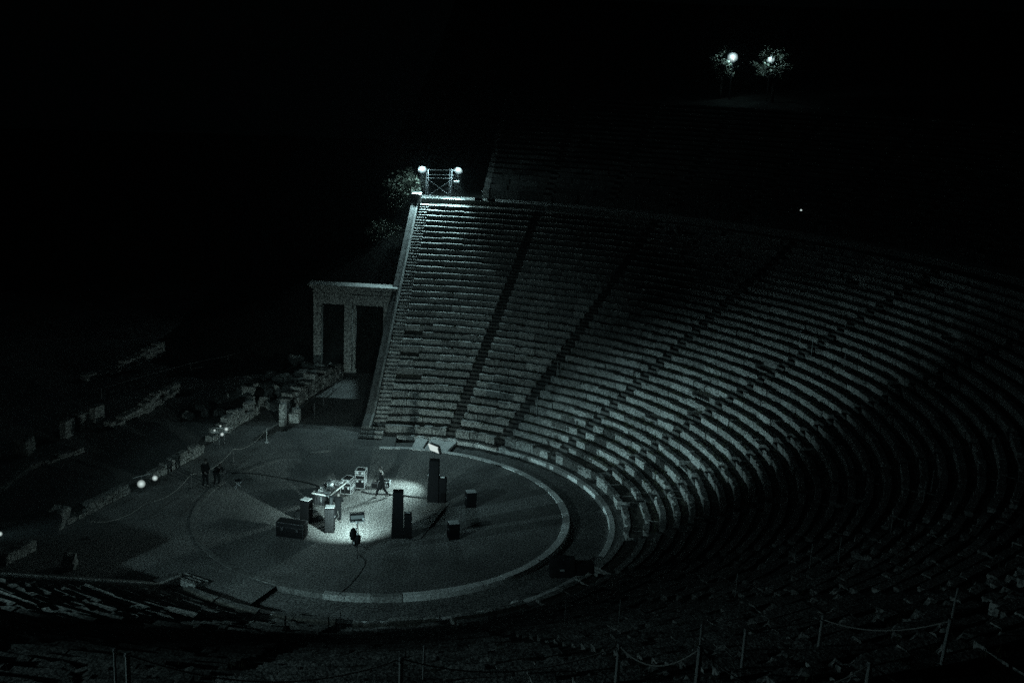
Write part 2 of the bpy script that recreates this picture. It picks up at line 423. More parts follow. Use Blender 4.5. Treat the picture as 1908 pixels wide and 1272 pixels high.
# the ring outside the kerb: a sunken channel under the seats, level ground on the stage side
CH0, CH1 = 201.0, -4.0
def sect(name, a0, a1, r0_, r1_, z, m, n=120):
    q = MB()
    for i in range(n+1):
        a = a0+(a1-a0)*i/n; q.v += [pol(r0_, a, z), pol((r0_+r1_)/2, a, z), pol(r1_, a, z)]
        if i: o = 3*(i-1); q.f += [(o, o+1, o+4, o+3), (o+1, o+2, o+5, o+4)]
    q.t = [0]*len(q.v); return struct(name, q, m)
sect("channel_floor", CH0, CH1, 10.0, 12.5, -.24, 'gravel')
sect("stage_side_ground", CH1+360, CH0, 10.1, 12.6, -.004, 'gravel', 90)
def ring(name, label, cat, a0, a1, r0_, r1_, zb, zt, m, blk, seed):
    rg = random.Random(seed); t = thing(name, label, cat, pol((r0_+r1_)/2, (a0+a1)/2)); q = MB(); L = abs(rad(a1-a0))*r0_; s = 0
    while s < L-.05:
        bl = min(rg.uniform(*blk), L-s); dzz = rg.gauss(0, .008); tn = rg.uniform(-1, 1); ns = 5
        base = len(q.v)
        for i in range(ns+1):
            a = a0-math.degrees((s+.006+(bl-.012)*i/ns)/r0_); e = .01*rg.random()
            q.v += [pol(r0_, a, zb), pol(r0_, a, zt+dzz-.012), pol(r0_+.015, a, zt+dzz), pol(r1_-.02, a, zt+dzz), pol(r1_-e, a, zt+dzz-.02), pol(r1_, a, zb)]; q.t += [tn]*6
            if i:
                o = base+6*(i-1)
                for e_ in range(5): q.f.append((o+e_, o+e_+1, o+e_+7, o+e_+6))
        q.f.append(tuple(range(base+5, base-1, -1))); q.f.append(tuple(range(base+6*ns, base+6*ns+6))); s += bl
    o = q.build("kerb_blocks", m, t); o.location = -Vector(t.location)
ring("kerb_ring", "pale curved stone kerb around the round orchestra floor on the seat side", "kerb", 206.5, 30, 9.78, 10.18, -.30, .035, 'marble_kerb', (.9, 1.6), 3)
ring("kerb_ring", "worn stretch of the orchestra kerb, coloured as if unlit, at the lower left and along the stage side", "kerb", 9, -153.4, 9.80, 10.14, -.30, .018, 'kerb_worn_shade', (.9, 1.8), 9)
ring("kerb_ring", "stretch of the orchestra kerb, coloured as if half lit, at the bottom of the circle", "kerb", 29.9, 9.1, 9.785, 10.17, -.30, .030, 'kerb_half_shade', (.9, 1.8), 10)
ring("channel_kerb", "low outer stone kerb of the drainage channel in front of the seats", "kerb", CH0, CH1, 12.30, 12.62, -.30, .02, 'marble_kerb', (.9, 1.8), 4)
for (a, wd, lab) in ((193.0, .75, "narrow pale slab bridging the channel just behind the bright stand lamp"), (186.2, 1.6, "wide pale slab bridging the channel to the right of the bright stand lamp")):
    m = MB(); h2 = math.degrees(wd/2/11.2); vs = []
    for z in (-.2, -.02):
        vs += [pol(10.22, a-h2, z), pol(12.25, a-h2, z), pol(12.25, a+h2, z), pol(10.22, a+h2, z)]
    m.add(vs, ((0, 3, 2, 1), (4, 5, 6, 7), (0, 1, 5, 4), (1, 2, 6, 5), (2, 3, 7, 6), (3, 0, 4, 7)))
    tag(m.build("bridging_slab", 'marble_kerb', bevel=.01), lab, "stone slab", "slabs bridging the drainage channel")
for (x, y, a, l, wd, lab) in ((7.05, 10.05, .9, .75, .42, "pale broken slab lying beyond the near kerb in the channel"), (8.1, 10.75, .75, .8, .45, "small bright stone slab lying just in front of the near seats")):
    m = MB(); m.box((0, 0, .05), (l, wd, .1), 0, 0, (.85, .7)); o = m.build("loose_slab", 'white_plate' if l > .78 else 'marble_kerb', None, (x, y, -.2 if l < .78 else .0), a, bevel=.015); tag(o, lab, "stone slab")

# hills round the back and flanks
h = MB(); hr = [24, 27, 30, 33, 36, 38, 40.2, 42, 44, 47, 50, 54, 57.8, 60, 64, 70, 80, 95, 120, 160, 220, 320]; ha = [x*1.5 for x in range(-40, 168)]
def dline(x, y):
    q = Vector((x, y))-A0; return q.dot(NRM)
def hz(r, a):
    x, y, _ = pol(r, a); m_ = a > AX2/2; aa = a if m_ else mir(a); X, Y, _ = pol(r, aa); d = dline(X, Y)
    nn = .35*nz(x*.3, y*.3)+.12*nz(x, y)
    top = 21.3+(r-57.5)*.16 if r > 57.5 else 0
    if d < .6:
        if r < 40: return -1.0
        if aa > 192.6: return min(12.44, 12.44) if r < 50 else 12.44+(r-50)*.35+nn
        if r < 57.6: return 12.0 if r < 43 else ZU+HU*(r-RU)/D-1.0
        return min(top+nn, 40)
    z = min(max(0, (r-27)*.75), 9.2+max(0, r-41)*.35)
    k = max(0, 1-max(0, d-4)/22)
    return max(-.5, z*k*k+nn-.4*(d < 2.4)-.3)
for a in ha:
    for r in hr:
        x, y, _ = pol(r, a); h.v.append((x, y, hz(r, a)))
N = len(hr)
for i in range(len(ha)-1):
    for k in range(N-1): h.f.append((i*N+k, (i+1)*N+k, (i+1)*N+k+1, i*N+k+1)[::-1])
h.t = [0]*len(h.v); struct("hillside", h, 'hill_scrub', True)

# ------------------------------------------------------------------ gateways of the two side passages
def gateway(label, base, ang, flip, hs=1.0):
    """origin at the foot of the middle pillar; local y runs to the right of the picture, local x towards the orchestra"""
    t = thing("stone_gateway", label, "gateway", base, ang); s = -1 if flip else 1
    zb = -.3; zl = 5.42*hs
    def part(name, boxes, bv=.02, m='gate_stone'):
        q = MB()
        for (x, y, z, dx, dy, dz_) in boxes: q.box((x, y*s, z), (dx, dy, dz_), 0, R.uniform(-1, 1))
        q.build(name, m, t, bevel=bv)
    def pillar(y, wd, z0):
        b = []; z = z0
        while z < zl-.01:
            hh = min(R.uniform(1.0, 1.6), zl-z); hh = zl-z if zl-z-hh < .5 else hh
            b.append((R.gauss(0, .006), y, z+hh/2, .78, wd-.012, hh-.008)); z += hh
        part("pillar", b)
    pillar(-2.52, .62, .45); pillar(-.12, .62, zb); pillar(2.95, .66, zb)
    part("half_column", [(.20, .36, (zl+zb)/2, .36, .26, zl-zb)], .09)
    part("plinth", [(0, .02, .02, 1.0, 1.1, .5)]); part("sill_block", [(0, -2.5, .12, 1.05, 1.0, .62)])
    part("lintel", [(0, -1.32, zl+.28, .84, 3.06, .54), (0, 1.78, zl+.26, .84, 3.08, .50)])
    part("architrave", [(.03, -1.30, zl+.72, .90, 3.10, .30), (.03, 1.78, zl+.67, .90, 3.02, .30)])
    part("frieze", [(0, -.95, zl+1.02, .84, 3.86, .28), (-.01, 2.1, zl+.98, .82, 2.3, .28)])
    q = MB()
    for i, (o, z0, z1) in enumerate(((.04, 1.17, 1.27), (.12, 1.27, 1.36), (.22, 1.36, 1.47), (.32, 1.47, 1.55))):
        q.box((0, .22*s, zl+(z0+z1)/2), (.84+2*o, 6.28+2*o, z1-z0-.003))
    q.build("cornice", 'gate_stone', t, bevel=.015)
    q = MB()
    for i in range(16): q.box((.49, (-2.7+.385*i)*s, zl+1.315), (.12, .12, .085))
    q.build("dentils", 'gate_stone', t)
    return t
gateway("tall double stone gateway with a moulded cornice standing at the far side passage", (-24.1, -14.15, 0), rad(16.9), False)
mz = lambda x, y: pol(math.hypot(x, y), mir(math.degrees(math.atan2(y, x)) % 360))
gx, gy, _ = mz(-24.1, -14.15)
gateway("second stone gateway across the near side passage, just left of the view", (gx, gy, 0), rad(AX2-196.9+180), True, 1.10)

# ------------------------------------------------------------------ ruins of the stage building
def rough(d, seed, amt=.10, cuts=3):
    """an irregular weathered block"""
    bm = bmesh.new(); bmesh.ops.create_cube(bm, size=1)
    bmesh.ops.bevel(bm, geom=bm.edges[:], offset=.08, segments=1, affect='EDGES')
    bmesh.ops.subdivide_edges(bm, edges=bm.edges[:], cuts=cuts, use_grid_fill=True)
    mn = min(d)
    for v in bm.verts:
        p = Vector((v.co.x*d[0], v.co.y*d[1], v.co.z*d[2]))
        n1 = noise.noise_vector(p*1.6/max(.3, mn)+Vector((seed*3.1, seed, 7))); n2 = noise.noise_vector(p*6+Vector((seed, 2, 1)))
        v.co = p+n1*amt*mn+n2*amt*.3*mn+Vector((0, 0, d[2]/2))
    q = MB(); q.v = [tuple(v.co) for v in bm.verts]; bm.verts.index_update(); q.f = [tuple(v.index for v in f.verts) for f in bm.faces]; q.t = [0]*len(q.v)
    bm.free(); return q
RB = [0]
def block(name, label, x, y, z, d, rz, cat="stone block", group=None, amt=.10, m='rubble'):
    RB[0] += 1
    o = rough(d, RB[0]*1.37, amt).build(name, m, None, (x, y, z-.03), rz); return tag(o, label, cat, group)
def rough_wall(label, pts, hts, th, seed, bl=(.5, 1.1), courses=2, m='rubble', name="ruined_wall"):
    """a low ruined wall of rough blocks along a polyline; hts are heights along it"""
    rg = random.Random(seed); t = thing(name, label, "wall", (*pts[0], 0), 0, "ruined walls of the stage building"); q = MB()
    L = [0.0]
    for a, b in zip(pts, pts[1:]): L.append(L[-1]+math.dist(a, b))
    def at(s):
        for i in range(len(pts)-1):
            if s <= L[i+1] or i == len(pts)-2:
                u = (s-L[i])/(L[i+1]-L[i]); a, b = pts[i], pts[i+1]
                return a[0]+(b[0]-a[0])*u, a[1]+(b[1]-a[1])*u, math.atan2(b[1]-a[1], b[0]-a[0])
    for c in range(courses):
        s = 0.0
        while s < L[-1]-.15:
            l = min(rg.uniform(*bl), L[-1]-s); f = (s+l/2)/L[-1]*(len(hts)-1); i = min(int(f), len(hts)-2)
            hh = (hts[i]+(hts[i+1]-hts[i])*(f-i)); top = hh*rg.uniform(.78, 1.12)
            z0 = hh*c/courses; z1 = hh*(c+1)/courses if c < courses-1 else top
            if not (c == courses-1 and rg.random() < .22):
                x, y, a = at(s+l/2); b = rough((l-.02, th*rg.uniform(.8, 1.1), z1-z0), seed+s*3+c*11, .07, 2)
                ca, sa = cos(a+rg.gauss(0, .05)), sin(a); off = rg.gauss(0, .04)
                q.add([(x-pts[0][0]+vx*cos(a)-(vy+off)*sin(a), y-pts[0][1]+vx*sin(a)+(vy+off)*cos(a), z0+vz) for vx, vy, vz in b.v], b.f, rg.uniform(-1, 1))
            s += l
    q.build("masonry", m, t); return t
rough_wall("low rough front wall of the ruined stage, nearest stretch left of the pair of round lamps", [(8.6, -13.95), (5.9, -13.8), (3.7, -13.85)], (.35, .55, .7, .6), .55, 11)
rough_wall("low rough front wall of the ruined stage between the two lamp stands", [(1.6, -13.9), (-.6, -13.7), (-3.4, -13.85)], (.35, .7, .95, .6), .55, 12)
rough_wall("taller rough front wall of the ruined stage behind the far lamp stand", [(-5.2, -14.5), (-8.2, -14.75), (-11.6, -14.95)], (.7, .95, 1.1, 1.2), .6, 13)
rough_wall("broken back wall of rubble in the middle of the ruins", [(-4.6, -21.6), (-8.6, -21.7), (-12.6, -22.3), (-13.6, -21.3)], (.4, .6, 1.0, .8), .7, 14)
rough_wall("straight low wall of one long course behind the far lamp stand", [(-12.2, -18.5), (-15.9, -17.2)], (.75, .8), .6, 15, (1.2, 2.0), 1)
rough_wall("faint stepped wall far behind the ruins, left of the gateway", [(-12.5, -30.0), (-16, -29.6), (-21, -29.3)], (.4, .8, 1.3), .8, 16, (.8, 1.6), 3)
rough_wall("long low rough wall crossing the dark ground at the far left", [(-.5, -20.3), (3.2, -20.9), (8.2, -19.5)], (.3, .35, .25), .5, 17)
rough_wall("sloping rubble wall running from the stage front up to the gateway", [(-12.6, -13.4), (-16.6, -13.9), (-20.8, -14.1), (-23, -14.6)], (.9, 1.5, 1.3, .9), .9, 18, (.4, .9), 3)
for (x, y, d, rz, lab) in ((-2.3, -22.8, (1.05, .5, 1.15), .15, "upright squared stone slab in the back ruins, nearest of three"),
                           (-3.9, -23.0, (1.0, .5, 1.1), -.1, "upright squared stone slab in the back ruins, middle of three"),
                           (-5.5, -23.15, (1.05, .5, 1.1), .1, "upright squared stone slab in the back ruins, farthest of three")):
    block("standing_slab", lab, x, y, 0, d, rz, "stone slab", "upright slabs in the back ruins", .07)
block("boulder", "rounded pale boulder at the near end of the stage front wall", 8.9, -13.95, 0, (1.1, .8, 1.0), .3, "boulder", None, .2)
block("lone_stone", "pale squat stone standing alone in the dark foreground at left", 12.4, -10.3, 0, (.75, .6, .65), .5, "stone", None, .18)
block("long_block", "long low block at the far lower left, in the shadow", 12.4, -13.3, 0, (1.9, .55, .55), -.05, "stone block", None, .1)
block("corner_block", "squared block at the left edge of the ruins", 1.2, -22.9, 0, (1.0, .8, 1.0), .2)
block("pale_slab", "tall pale upright slab at the mouth of the side passage", -10.2, -12.1, 0, (.62, .42, 1.52), rad(17), "stone slab", None, .03, 'gate_stone')
block("squat_block", "squat pale block beside the tall upright slab", -11.15, -11.75, 0, (.8, .7, .72), rad(17), "stone block", None, .05, 'gate_stone')
block("dished_stone", "broken dished stone resting on the squat pale block", -11.2, -11.7, .69, (.75, .5, .28), rad(40), "stone", None, .22)
rubl = [(-13.4, -15.3, 1.0), (-14.6, -15.6, .9), (-15.4, -15.0, 1.3), (-15.9, -16.5, 1.1), (-16.9, -15.4, .8), (-17.8, -16.6, 1.2), (-18.3, -15.2, .7), (-19.3, -15.9, 1.0), (-20.4, -16.4, .9),
        (-21.4, -15.4, .8), (-14.2, -17.4, 1.1), (-16.4, -18.3, 1.5), (-18.6, -17.9, .9), (-22.4, -16.7, 1.1), (-13.2, -16.4, .7), (-22.9, -18.3, 1.2), (-12.9, -14.4, 1.0), (-20.1, -14.9, .8),
        (-10.7, -18.6, .8), (-9.6, -17.7, .6), (-10.1, -16.9, .7), (-8.7, -18.4, .6)]
for i, (x, y, s) in enumerate(rubl):
    zz = .25 if -21 < x < -14 and y > -17 else 0
    b = block("rubble_stone", "rough fallen stone in the rubble heap between the stage ruins and the gateway", x, y, zz, (s*R.uniform(.8, 1.3), s*R.uniform(.6, .9), s*R.uniform(.5, .9)), R.uniform(0, 3), "stone", "fallen stones below the gateway", .2)
# a raised bed of earth that carries the rubble
m = MB(); nx, ny = 22, 14
for i in range(nx+1):
    for j in range(ny+1):
        x = -24+11.5*i/nx; y = -19+5.2*j/ny; e = min(i, nx-i)/5; f = min(j, ny-j)/4
        m.v.append((x, y, -.15+.75*min(1, e)*min(1, f)+.18*nz(x, y, 3)*min(1, e*f)))
for i in range(nx):
    for j in range(ny): m.f.append((i*(ny+1)+j, (i+1)*(ny+1)+j, (i+1)*(ny+1)+j+1, i*(ny+1)+j+1))
m.t = [0]*len(m.v); struct("rubble_bank", m, 'earth', True)

# thin rails behind the gateway and along the passage
def railing(name, label, pts, hgt, rails, pr=.03, rr=.018, m='barrier_paint'):
    t = thing(name, label, "railing", (*pts[0], 0))
    for (x, y) in pts:
        q = MB(); q.tube([(x, y, -.05), (x, y, hgt)], pr, 6); o = q.build("post", m, t); o.location = -Vector(t.location)
    for f in rails:
        q = MB(); q.tube([(x, y, hgt*f) for x, y in pts], rr, 6); o = q.build("rail", m, t); o.location = -Vector(t.location)
railing("metal_railing", "thin metal railing crossing behind the gateway into the dark", [(-9, -25.6), (-14.2, -24.8), (-17.3, -24.1), (-20.5, -22.9), (-24.5, -22.3), (-29, -21.2), (-33, -19.6)], 1.0, (.52, .97))
railing("passage_handrail", "low metal handrail beside the ramp up to the gateway", [(-12.5, -11.0), (-15.3, -11.8), (-18.1, -12.5), (-20.3, -12.9)], 1.05, (.55, .97))

# ------------------------------------------------------------------ lamps
def floodlight(label, loc, aim, size, power, cone, blend, lens='lens_glow', group=None, soft=.12, col=FLOOD, name="floodlight", glow=None, spill=0, far=None):
    t = thing(name, label, "floodlight", loc, 0, group); d = (Vector(aim)-Vector(loc)).normalized()
    q = d.to_track_quat('Z', 'Y'); s = size/2
    def rot(mb): mb.v = [tuple(q @ Vector(v)) for v in mb.v]; return mb
    k = MB(); k.tube([(0, 0, -.95*s), (0, 0, -.75*s), (0, 0, -.2*s), (0, 0, .18*s)], .55*s, 14); k2 = MB()
    n = 18; prof = ((.45*s, -1.0*s), (.7*s, -.7*s), (1.02*s, -.1*s), (1.08*s, .12*s), (.98*s, .12*s), (.95*s, -.02*s))
    vs = [(r*cos(2*pi*i/n), r*sin(2*pi*i/n), z) for r, z in prof for i in range(n)]; fs = []
    for a in range(len(prof)-1):
        for i in range(n): fs.append((a*n+i, a*n+(i+1) % n, (a+1)*n+(i+1) % n, (a+1)*n+i))
    fs.append(tuple(range(n-1, -1, -1))); h_ = MB(); h_.add(vs, fs)
    rot(h_).build("housing", 'black_metal', t)
    l_ = MB(); l_.add([(.95*s*cos(2*pi*i/n), .95*s*sin(2*pi*i/n), .0) for i in range(n)]+[(0, 0, .10*s)], [(i, (i+1) % n, n) for i in range(n)]); l_.t = [.22]*n+[1.25]
    rot(l_).build("lens", lens, t, smooth=True)
    y_ = MB(); y_.tube([(1.1*s, 0, -.2*s), (1.25*s, 0, -.6*s), (.5*s, 0, -1.5*s), (-.5*s, 0, -1.5*s), (-1.25*s, 0, -.6*s), (-1.1*s, 0, -.2*s)], .06*s, 6)
    rot(y_).build("yoke", 'black_metal', t)
    if power:
        spot("beam", t, Vector(loc)+d*(.35*s+.02), aim, power, cone, blend, col, soft)
    if far: spot("long_beam", t, Vector(loc)+d*(.35*s+.02), far[0], far[1], far[2], 1.0, col, soft)
    if spill: spot("spill_beam", t, Vector(loc)+d*(.35*s+.02), aim, spill, 160, 1.0, col, soft)
    if glow:
        ld = bpy.data.lights.new("spill", 'POINT'); ld.energy = glow; ld.color = col; ld.shadow_soft_size = .2
        o = bpy.data.objects.new("spill", ld); COL.objects.link(o); o.parent = t; o.location = d*(.4*s+.12)
    return t
def scaffold(label, a, b, z, hgt, dep):
    a, b = Vector((*a, z)), Vector((*b, z)); u = (b-a).normalized(); v = Vector((-u.y, u.x, 0))
    if v.x < 0: v = -v
    t = thing("scaffold_tower", label, "scaffold", (a+b)/2)
    def part(name, segs, r):
        q = MB()
        for s_ in segs: q.tube(s_, r, 6)
        o = q.build(name, 'galvanised', t); o.location = -Vector(t.location)
    Z = Vector((0, 0, 1))
    for p in (a, b, a-v*dep, b-v*dep): part("leg", [(p-Z*.15, p+Z*hgt*1.18)], .026)
    part("brace", [(a+Z*.1, b+Z*hgt*.72)], .018); part("brace", [(b+Z*.1, a+Z*hgt*.72)], .018); part("brace", [(b+Z*.1, b-v*dep+Z*hgt*.8)], .018)
    for f in (.04, .78, .92): part("crossbar", [(a+Z*hgt*f-u*.1, b+Z*hgt*f+u*.1)], .022); 
    part("side_bar", [(a+Z*hgt*.78, a-v*dep+Z*hgt*.78)], .02); part("side_bar", [(b+Z*hgt*.78, b-v*dep+Z*hgt*.78)], .02)
    part("top_arm", [(a+Z*hgt*1.12-u*.9, b+Z*hgt*1.12+u*.9)], .026)
    q = MB(); q.box(((b+u*.45).x, (b+u*.45).y, z+hgt*.66), (.5, .34, .12), math.atan2(u.y, u.x)); o = q.build("ballast_tray", 'white_plate', t); o.location = -Vector(t.location)
TA, TB = (-38.75, -14.0), (-39.95, -12.25)
scaffold("scaffold lamp tower with crossed braces on top of the far retaining wall", TA, TB, 12.44, 2.15, .8)
LAIM = (-26.5, -9.0, 3.6)
floodlight("bright round floodlight at the left end of the far scaffold tower", (-38.4, -14.45, 14.88), LAIM, .74, 9800, 54, 1.0, 'lens_glow', "floodlights on the far scaffold tower", spill=330, glow=240)
floodlight("bright round floodlight at the right end of the far scaffold tower", (-40.2, -11.75, 14.86), LAIM, .74, 9800, 54, 1.0, 'lens_glow', "floodlights on the far scaffold tower", spill=330, glow=120)
ax, ay, _ = mz(*TA); bx, by, _ = mz(*TB)
scaffold("second scaffold lamp tower on the near retaining wall, left of the view", (ax, ay), (bx, by), 12.44, 1.45, .8)
lx, ly, _ = mz(-38.4, -14.45); floodlight("left floodlight on the near scaffold tower, tilted down at the orchestra", (lx, ly, 14.15), (1, 5, 0), .62, 9000, 27, .9, 'lens_glow', "floodlights on the near scaffold tower")
lx, ly, _ = mz(-40.2, -11.75); floodlight("right floodlight on the near scaffold tower, tilted down at the orchestra", (lx, ly, 14.1), (1, -5, 0), .62, 8500, 36, .9, 'lens_glow', "floodlights on the near scaffold tower", far=((27, 20, 10.5), 1700, 64))

def pair_stand(label, x, y, hgt, ang, heads, group, beam=None):
    t = thing("lamp_stand", label, "lamp stand", (x, y, 0), 0, group)
    q = MB(); q.tube([(0, 0, 0), (0, 0, hgt)], .022, 8); q.build("pole", 'steel', t)
    q = MB(); q.tube([(cos(ang)*-.5, sin(ang)*-.5, hgt), (cos(ang)*.5, sin(ang)*.5, hgt)], .02, 8); q.build("bar", 'white_plate', t)
    if beam: spot("beam", t, (x, y, hgt+.02), beam[0], beam[1], beam[2], beam[3], FLOOD, .12)
    for k in range(3):
        q = MB(); a = 2.1*k+.4; q.tube([(0, 0, .22), (.38*cos(a), .38*sin(a), .01)], .014, 6); q.build("leg", 'black_metal', t)
pair_stand("T-shaped lamp stand with a big and a small round lamp by the stage wall", 3.05, -13.3, .82, rad(155), 2, "lamp stands along the stage wall")
floodlight("largest round white lamp shining low beside the T-shaped stand", (3.42, -13.05, .52), (34, 8, 14), .46, 0, 60, .6, 'lens_glow', "round lamps on the near stand", glow=1)
floodlight("smaller round white lamp at the right of the T-shaped stand", (2.35, -12.95, .50), (34, 8, 14), .32, 0, 60, .6, 'lens_glow', "round lamps on the near stand", glow=.6)
pair_stand("lamp stand by the far stretch of the stage wall, nearest the orchestra", -4.62, -13.35, 1.0, rad(120), 2, "lamp stands along the stage wall")
pair_stand("lamp stand by the far stretch of the stage wall, nearer the gateway", -5.35, -13.45, 1.05, rad(120), 2, "lamp stands along the stage wall")
for (x, y, z, s, lab) in ((-4.50, -13.05, .95, .24, "lower right white lamp of the far pair of stands"), (-4.75, -13.75, 1.02, .16, "left small white lamp of the far pair of stands"),
                          (-5.2, -13.2, 1.05, .26, "upper right white lamp of the far pair of stands"), (-5.55, -13.85, 1.05, .14, "middle small white lamp of the far pair of stands")):
    floodlight(lab, (x, y, z), (x+30, y+12, 11), s, 0, 60, .6, 'lens_glow', "round lamps on the far stands", glow=.5)
EL = Vector((17.9, -11.6, 3.3))
el = floodlight("large floodlight on a tall stand outside the left edge", EL, EL+Vector((-30.6, 24.4, -1.2)), .30, 27500, 33, 1.0, 'lens_glow', soft=.05)
d_ = Vector((-30.6, 24.4, -1.2)).normalized(); s_ = d_.cross(Vector((0, 0, 1))).normalized(); u_ = s_.cross(d_)
for (lo, ang, roll) in ((0, rad(4.3), rad(9)), (1, rad(-4.2), 0)):
    e_ = s_*cos(roll)+u_*sin(roll); n_ = u_*cos(roll)-s_*sin(roll); tip = d_*.55+n_*(.55*math.tan(ang)); root = d_*.06+n_*(.17 if not lo else -.17)
    q = MB(); q.obox((tip+root)/2, e_*.42, (tip-root)/2, n_*.004); q.build("barn_door", 'black_metal', el)
q = MB(); q.tube([(0, 0, -.18), (0, 0, -3.4)], .022, 8); q.build("stand_pole", 'black_metal', el)

floodlight("small white lamp cut by the left edge at the end of the stage front", (11.95, -14.72, .72), (34, 4, 12), .24, 0, 60, .6, 'lens_glow', glow=.3)
# tripod stage lamp in front of the table
def tripod(t, hgt, spread, m='black_metal', r=.02):
    q = MB(); q.tube([(0, 0, .25), (0, 0, hgt)], r, 8); q.build("pole", m, t)
    for k in range(3):
        a = 2*pi*k/3+.5; q = MB(); q.tube([(0, 0, hgt*.42), (spread*cos(a), spread*sin(a), .012)], r*.8, 6); q.build("leg", m, t)
        q = MB(); q.tube([(0, 0, .32), (spread*.55*cos(a), spread*.55*sin(a), hgt*.42*.45)], r*.55, 6); q.build("strut", m, t)
tl = thing("tripod_lamp", "wide panel lamp on a black tripod in front of the table", "stage lamp", (5.5, 1.1, 0))
tripod(tl, 1.75, .62)
dv = Vector((-4.6, -3.1, -1.15)).normalized(); sx = Vector((dv.y, -dv.x, 0)).normalized()*-1; uz = sx.cross(dv).normalized()
if uz.z < 0: uz = -uz
c0 = Vector((0, 0, 1.93))
q = MB(); q.obox(c0, sx*.36, dv*.09, uz*.19); q.build("lamp_housing", 'black_metal', tl, bevel=.015)
q = MB(); q.obox(c0+dv*.10, sx*.33, dv*.012, uz*.16); q.build("lens", 'lens_glow_soft', tl)
q = MB(); q.obox(c0+dv*.34+uz*.165, sx*.42, dv*.22-uz*.035, uz*.006); q.build("barn_door", 'black_metal', tl)
q = MB(); q.obox(c0+dv*.20-uz*.22, sx*.34, dv*.11+uz*.008, uz*.006); q.build("barn_door", 'black_metal', tl)
q = MB(); q.obox(c0-dv*.10, sx*.31, dv*.012, uz*.09); q.build("back_plate", 'grey_plate', tl)
q = MB(); q.obox(c0-uz*.235-dv*.05, sx*.38, dv*.03, uz*.02); q.build("yoke_bar", 'white_plate', tl)
q = MB(); q.obox(c0-uz*.10-dv*.13-sx*.30, sx*.05, dv*.03, uz*.07); q.build("tilt_knob", 'white_plate', tl, bevel=.02)
q = MB(); q.tube([(0, 0, 1.74), (0, 0, 1.58)], .075, 10, .05); q.build("clamp", 'white_plate', tl)
q = MB(); q.ell((.02, -.20, .98), (.20, .17, .34)); q.ell((-.02, -.08, .62), (.18, .16, .30)); q.ell((.10, .12, .80), (.13, .13, .27)); q.build("sandbag", 'cloth_dark', tl, smooth=True)
for (x, y, z) in ((.1, .02, 1.32), (.16, .1, 1.12), (-.04, .14, .9), (.2, -.06, .62)):
    q = MB(); q.box((x, y, z), (.09, .05, .12), x*9); q.build("clip", 'grey_plate', tl, bevel=.01)
q = MB(); q.tube([(0, .04, 1.6), (.06, .1, 1.2), (.02, .12, .8), (.12, .1, .4), (.25, .15, .02)], .015, 6); q.build("lead", 'cable', tl)
spot("beam", tl, Vector((5.5, 1.1, 0))+c0+dv*.14, Vector((5.5, 1.1, 0))+c0+dv*2, 3700, 112, 1.0, STAGE, .11)

# tall bright stand lamp behind the right loudspeaker
sb = thing("stand_lamp", "bright white square lamp on a thin stand behind the tallest loudspeaker", "stage lamp", (-5.2, .80, 0))
tripod(sb, 1.78, .55)
dv = Vector((4.6, -2.3, -2.0)).normalized(); sx = Vector((-dv.y, dv.x, 0)).normalized(); uz = sx.cross(dv).normalized()
if uz.z < 0: uz = -uz
c0 = Vector((0, -.02, 1.98))
q = MB(); q.obox(c0-dv*.10, sx*.36, dv*.10, uz*.22); q.build("lamp_housing", 'black_metal', sb, bevel=.02)
q = MB(); q.obox(c0+dv*.02, sx*.42, dv*.02, uz*.22); q.build("diffuser", 'lens_glow_soft', sb)
q = MB(); q.obox(c0+dv*.04+sx*.52, dv*.05, sx*.06, uz*.22); q.build("side_bracket", 'black_metal', sb)
q = MB(); q.tube([c0-dv*.12-uz*.2, (0, 0, 1.74)], .03, 6); q.build("bracket", 'black_metal', sb)
spot("beam", sb, Vector(sb.location)+c0+dv*.08, Vector((-1.8, -1.2, 0)), 2600, 84, 1.0, STAGE, .24)

# ------------------------------------------------------------------ loudspeakers and cases on the orchestra
def speaker(label, x, y, w, d, hgt, rz, taper=(1, 1), front='grille_cloth', top=None, group="loudspeakers on the orchestra floor", horn=True, z=0.0, name="loudspeaker"):
    t = thing(name, label, "loudspeaker", (x, y, z), rz, group)
    q = MB(); q.box((0, 0, hgt/2), (d, w, hgt), 0, 0, taper); q.build("cabinet", 'black_cabinet', t, bevel=.012)
    q = MB(); k = (1+taper[1])/2; q.box((d/2*(1+taper[0])/2+.008, 0, hgt*.5), (.02, w*.88*k, hgt*.92)); q.build("grille", front, t, bevel=.005)
    if horn:
        for (zz, r) in ((.24, .30), (.55, .30), (.83, .16)):
            if hgt < 1.0 and zz == .55: continue
            q = MB(); rr = w*r; n = 14
            xs = d/2*(1+taper[0])/2+.020
            q.add([(xs, rr*cos(2*pi*i/n), hgt*zz+rr*sin(2*pi*i/n)) for i in range(n)]+[(xs+.012, rr*.72*cos(2*pi*i/n), hgt*zz+rr*.72*sin(2*pi*i/n)) for i in range(n)]+[(xs-.0, 0, hgt*zz)],
                  [(i, (i+1) % n, n+(i+1) % n, n+i) for i in range(n)]+[(n+i, n+(i+1) % n, 2*n) for i in range(n)])
            q.build("driver", 'black_metal', t)
    for s in (-1, 1):
        q = MB(); q.box((0, s*(w/2+.006), hgt*.62), (.16, .014, .05)); q.build("handle", 'steel', t)
    if top:
        q = MB(); q.box((0, 0, hgt+.012), (d*.92*taper[0], w*.92*taper[1], .022)); q.build("top_panel", top, t, bevel=.004)
    for (sx_, sy_) in ((-1, -1), (-1, 1), (1, -1), (1, 1)):
        q = MB(); q.box((sx_*d*.4, sy_*w*.4, -.004), (.05, .05, .02)); q.build("foot", 'black_metal', t)
    return t
